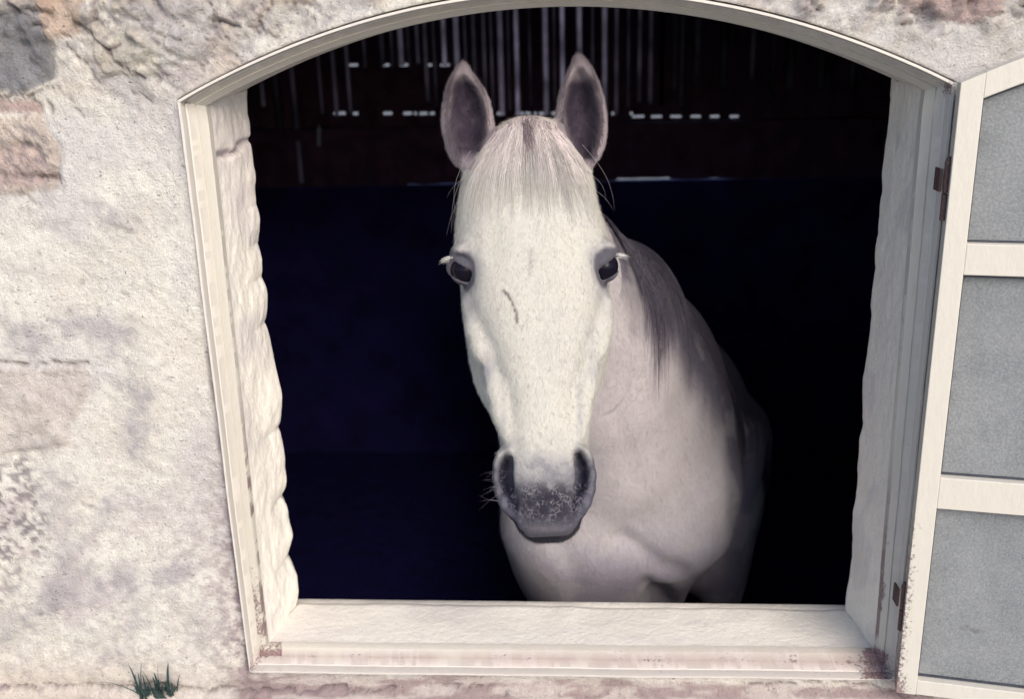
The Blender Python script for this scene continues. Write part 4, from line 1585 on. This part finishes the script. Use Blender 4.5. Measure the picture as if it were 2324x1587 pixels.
def hair_mat(name, c0, c1, rough=.5):
    M = Mat(name, rough, .3)
    cc_ = M.attr("col")
    M.color(cc_)
    return M.m


HAIR = hair_mat("horse_hair", 0, 0)


def hairs(name, paths, w0, cols, parent, taper=True):
    """paths (n, k, 3) polylines turned into flat-ish three-sided strands"""
    P_ = np.asarray(paths, float)
    n_, k_, _ = P_.shape
    T_ = np.gradient(P_, axis=1)
    T_ /= np.linalg.norm(T_, axis=2, keepdims=True) + 1e-9
    ref = np.array([.31, .87, .38])
    A_ = np.cross(T_, ref)
    A_ /= np.linalg.norm(A_, axis=2, keepdims=True) + 1e-9
    B_ = np.cross(T_, A_)
    prof_ = (np.linspace(1, .12, k_) if taper else np.ones(k_))[None, :, None]
    w_ = np.asarray(w0).reshape(-1, 1, 1) * prof_
    ring = [P_ + w_ * (A_ * math.cos(a) + B_ * math.sin(a)) for a in (0.3, 2.4, 4.5)]
    V_ = np.stack(ring, 2).reshape(-1, 3)
    base = (np.arange(n_)[:, None, None] * k_ + np.arange(k_ - 1)[None, :, None]) * 3
    j = np.arange(3)[None, None]
    j2 = (j + 1) % 3
    F_ = np.stack([base + j, base + j2, base + 3 + j2, base + 3 + j], -1).reshape(-1, 4)
    cl = np.asarray(cols, float)
    if cl.ndim == 2:
        cl = np.stack([cl, cl], 1)
    g_ = np.linspace(0, 1, k_)[None, :, None]
    cl = np.repeat((cl[:, :1] * (1 - g_) + cl[:, 1:] * g_).reshape(-1, 3), 3, axis=0)
    return mesh_obj(name, V_, F_, HAIR, parent, col=cl)


def on_face(x, t, lift):
    """point on the face surface under head coordinates x, t"""
    o_ = hw(x, t, .12)
    hit, nn_, _, _ = bvh.ray_cast(Vector(o_), Vector(-HN), .35)
    if hit is None:
        return hw(x, t, -.03 + lift)
    return np.array(hit) + HN * lift


# forelock: parted at the poll, fanned over the forehead
paths, cols, wds = [], [], []
rh = np.random.default_rng(11)
clumps = 54
cl_u = np.sort(rh.uniform(-1, 1, clumps))
for i in range(3200):
    u = rh.uniform(-1, 1)
    j = int(np.argmin(np.abs(cl_u - u)))
    u_end = u * .35 + cl_u[j] * .65 + rh.normal(0, .03)
    rx0, ry0 = 1198 + 70 * u + rh.normal(0, 6), 266 + 34 * abs(u) ** 1.5 + rh.uniform(-6, 26)
    side_ = abs(u_end)
    ln = min(1.2, rh.gamma(9, .092)) * (1 - .22 * (1 - side_))
    ex, ey = 1200 + (150 * u_end if u_end < 0 else 152 * u_end) * (0.55 + .45 * ln) + rh.normal(0, 4), 300 + (138 + 34 * (1 - side_) + 46 * math.sin(j * 2.4)) * ln
    a = np.array(hp(rx0, ry0, -.01))
    b = np.array(hp(ex, ey, 0))
    lift = rh.uniform(.0008, .0055)
    pts = []
    for t in np.linspace(0, 1, 8):
        s2 = t ** .85
        q_ = a * (1 - s2) + b * s2
        q_ = q_ + np.array([.010 * np.sign(u_end) * side_ * math.sin(math.pi * t) * 1.0, 0])
        pts.append(on_face(q_[0], q_[1], lift * (1 - .8 * t ** 2) + .0006))
    paths.append(pts)
    br = rh.uniform(.8, 1.1) * (1 + .36 * math.sin(j * 5.1)) * (.62 if j % 9 == 0 else 1)
    center = math.exp(-(u / .22) ** 2)
    cols.append(np.array([np.array([.42, .355, .362]) * br * (1 - .7 * center * rh.uniform(0, 1)), np.array([.66, .635, .60]) * (.2 * br + .8)]))
    wds.append(rh.uniform(.00026, .0005))
for i in range(9):      # stray long wisps at the temples
    s = -1 if i % 3 else 1
    a = np.array(hp(1198 + s * rh.uniform(95, 150), rh.uniform(330, 440), -.03))
    e = np.array(hp(1204 + s * rh.uniform(168, 196), rh.uniform(440, 560) if s < 0 else rh.uniform(430, 500), -.05))
    pts = [hw(*(a * (1 - t) + e * t + np.array([s * .012 * math.sin(math.pi * t), 0])), -.022 - .045 * t) for t in np.linspace(0, 1, 8)]
    paths.append(pts)
    cols.append(np.array([(.30, .27, .31), (.36, .33, .36)]))
    wds.append(.0003)
for i in range(90):      # dark parting
    a = np.array(hp(1195 + rh.normal(0, 5), 276 + rh.uniform(0, 40), -.01))
    b = np.array(hp(1212 + rh.choice([-22, 0, 4, 26]) + rh.normal(0, 3), rh.uniform(350, 415), 0))
    pts = [on_face(*(a * (1 - t) + b * t), .0058 * (1 - t) + .0022) for t in np.linspace(0, 1, 8)]
    paths.append(pts)
    cols.append(np.array([(.13, .095, .11), (.30, .25, .26)]) * rh.uniform(.8, 1.3))
    wds.append(.0004)
for i in range(420):     # fine long hairs lying over the forehead
    u = rh.uniform(-1, 1)
    a = np.array(hp(1198 + 80 * u, 300 + 30 * abs(u), -.01))
    b = np.array(hp(1203 + 158 * u + rh.normal(0, 10), rh.uniform(400, 505), 0))
    pts = []
    for t in np.linspace(0, 1, 8):
        q_ = a * (1 - t) + b * t + np.array([.006 * u * math.sin(math.pi * t), 0])
        pts.append(on_face(q_[0], q_[1], .0035 * (1 - t) + .0008))
    paths.append(pts)
    cols.append(np.array([(.36, .30, .31), (.50, .475, .44)]) * rh.uniform(.7, 1.1))
    wds.append(.00028)
hairs("forelock", paths, wds, cols, horse)

# hair inside the ears
paths, cols, wds = [], [], []
for K_, s in ((EL, -1), (ER_, 1)):
    pa = np.array([k_[0] for k_ in K_], float)
    for i in range(420):
        y_ = rh.uniform(185, 372)
        l_, r_ = np.interp(y_, pa, [k_[1] for k_ in K_]), np.interp(y_, pa, [k_[2] for k_ in K_])
        o_ = rh.uniform() < .68                      # most grow from the outer edge
        left = (s < 0) == o_
        x_ = (l_ + rh.uniform(5, 15)) if left else (r_ - rh.uniform(5, 15))
        dx = (1 if left else -1) * rh.uniform(2, 30 if o_ else 18)
        up_ = rh.uniform(14, 46)
        a = h3(x_, y_, -.040)
        b = h3(x_ + dx, y_ - up_, -.046)
        if y_ > 330:
            b = h3(x_ + dx * .4, y_ - up_ * 1.4, -.044)
        pts = [hw(*(a * (1 - t) + b * t + np.array([0, 0, .004 * math.sin(math.pi * t)]))) for t in np.linspace(0, 1, 6)]
        paths.append(pts)
        cols.append(np.array([.075, .06, .078]) * rh.uniform(.5, 1.3))
        wds.append(.00022)
hairs("ear_hair", paths, wds, cols, horse)

# mane: falls from the crest down the far side of the neck
crest = [at(1240, 400, .14), at(1302, 505, .33), at(1400, 592, .52), at(1500, 680, .70), at(1570, 780, .90), at(1620, 860, 1.08)]
crest = np.array(crest)
paths, cols, wds = [], [], []
for i in range(8000):
    v = 1.15 + rh.uniform(0, 1) * 3.84
    k_ = int(v)
    base = crest[k_] * (1 - v + k_) + crest[k_ + 1] * (v - k_)
    base = base + rh.normal(0, .012, 3)
    lock = math.sin(v * 9 + 1.5) * .5 + math.sin(v * 23) * .3
    ln = (.24 + .10 * lock + rh.uniform(-.16, .06) + .13 * sm(2.2, 4.5, v)) * (1 + .15 * math.exp(-((v - 1.6) / .5) ** 2))
    sway = .025 * math.sin(v * 15) + rh.normal(0, .006)
    pts = []
    p_ = base.copy()
    kk_ = 10
    d_ = np.array([.35, -.35, .15])
    for t in range(kk_):
        loc_, nn_, _, dd_ = bvh.find_nearest(Vector(p_))
        l_, n__ = np.array(loc_), np.array(nn_)
        off_ = (p_ - l_) @ n__
        if off_ < .006:
            p_ = l_ + n__ * (.004 + .006 * rh.uniform())
        pts.append(p_.copy())
        d_ = d_ * .55 + np.array([sway * 2 - .03, -.12, -1.0]) * .45
        d_ /= np.linalg.norm(d_)
        p_ = p_ + d_ * ln / kk_
    paths.append(pts)
    cols.append(np.array([np.array([.018, .015, .030]), np.array([.075, .064, .095]) * (1 - .5 * sm(2.0, 3.5, v))]) * rh.uniform(.6, 1.5))
    wds.append(rh.uniform(.0004, .0009))
hairs("mane", paths, wds, cols, horse)

# eyelashes: pale tufts catching the light
for s, c in EYES:
    paths, cols, wds = [], [], []
    for i in range(26):
        a0 = c + np.array([s * (.020 + rh.uniform(-.004, .006)), -.014 + rh.uniform(-.003, .003), .012 + rh.uniform(-.010, .012)])
        L_ = rh.uniform(.009, .018)
        pts = [hw(*(a0 + np.array([s * L_ * t * .95, L_ * (.05 * t + .28 * t * t), .25 * L_ * t]))) for t in np.linspace(0, 1, 6)]
        paths.append(pts)
        cols.append((.85, .83, .80))
        wds.append(.00034)
    hairs("eyelashes", paths, wds, cols, horse)
# whiskers, each a hair of its own
for i in range(30):
    s = -1 if i % 2 else 1
    a = h3((1134 if s < 0 else 1338) + rh.uniform(-4, 14) * -s, rh.uniform(1030, 1160), -.035)
    L_ = rh.uniform(.012, .038)
    dr = np.array([s * rh.uniform(.7, 1), rh.uniform(-.25, .45), rh.uniform(-.2, .5)])
    dr /= np.linalg.norm(dr)
    pts = [hw(*(a + dr * L_ * t + np.array([0, .008 * t * t * (1 if i % 3 else -1), 0]))) for t in np.linspace(0, 1, 8)]
    hairs("whisker", [pts], [.00012], [(.40, .35, .42)], horse)
# short coat hair standing off the skin along every outline
v0, v1, v2, v3 = (HV[HF[:, i]] for i in range(4))
fc = (v0 + v1 + v2 + v3) / 4
fn = np.cross(v2 - v0, v3 - v1)
ar = np.linalg.norm(fn, axis=1) + 1e-12
fn /= ar[:, None]
view = CAM - fc
view /= np.linalg.norm(view, axis=1, keepdims=True)
facing = (fn * view).sum(1)
wgt = ar * (facing > -.35) * (fc[:, 2] > .95) * (fc[:, 1] < .75)
q = fc - HP0
fx_, ft_, fnn = q @ HX, q @ HT_, q @ HN
on_head = (fc[:, 1] < .25) & (fnn > -.30)
wgt *= np.where(on_head, 1.0, .6)
is_ear = on_head & (ft_ < .04) & (np.abs(fx_) > .05)
wgt *= np.where(is_ear, 4.0, 1.0)
dm = np.sqrt(sum((HV[HF[:, 0]] - hw(*c)) ** 2 @ np.ones(3) < .0016 for s, c in EYES).astype(float)) > 0
wgt *= ~dm
wgt *= ~(on_head & (ft_ > HL * .80) & (fnn > -.06))
pick = rh.choice(len(fc), 95000, p=wgt / wgt.sum())
rr1 = rh.uniform(0, 1, (len(pick), 2, 1))
base = (v0[pick] * (1 - rr1[:, 0]) + v1[pick] * rr1[:, 0]) * (1 - rr1[:, 1]) + (v3[pick] * (1 - rr1[:, 0]) + v2[pick] * rr1[:, 0]) * rr1[:, 1]
nn_ = fn[pick]
lay = np.where(is_ear[pick][:, None], -HT_ * .55, np.where(on_head[pick][:, None], HT_, np.array([.0, .25, -1.])))
lay = lay - nn_ * (lay * nn_).sum(1, keepdims=True)
lay /= np.linalg.norm(lay, axis=1, keepdims=True) + 1e-9
L_ = rh.uniform(.003, .0065, (len(pick), 1)) * np.where(on_head[pick], 1.0, 2.0)[:, None] * np.where(is_ear[pick], .62, 1.0)[:, None]
jt = rh.normal(0, .22, (len(pick), 3))
dr_ = lay * .85 + nn_ * np.where(is_ear[pick], .75, np.where(on_head[pick], .36, .16))[:, None] + jt
paths = np.stack([base - nn_ * .0004, base + dr_ * L_ * .55, base + (dr_ + lay * .35) * L_], 1)
ci = hc[HF[pick, 0]]
hairs("short_coat", paths, np.full(len(pick), .00016), ci * np.where(on_head[pick][:, None], rh.uniform(.97, 1.10, (len(pick), 1)), rh.uniform(.6, 1.35, (len(pick), 1))), horse)
print("horse built", round(time.time() - T00, 1))
print("script done", round(time.time() - T00, 1))
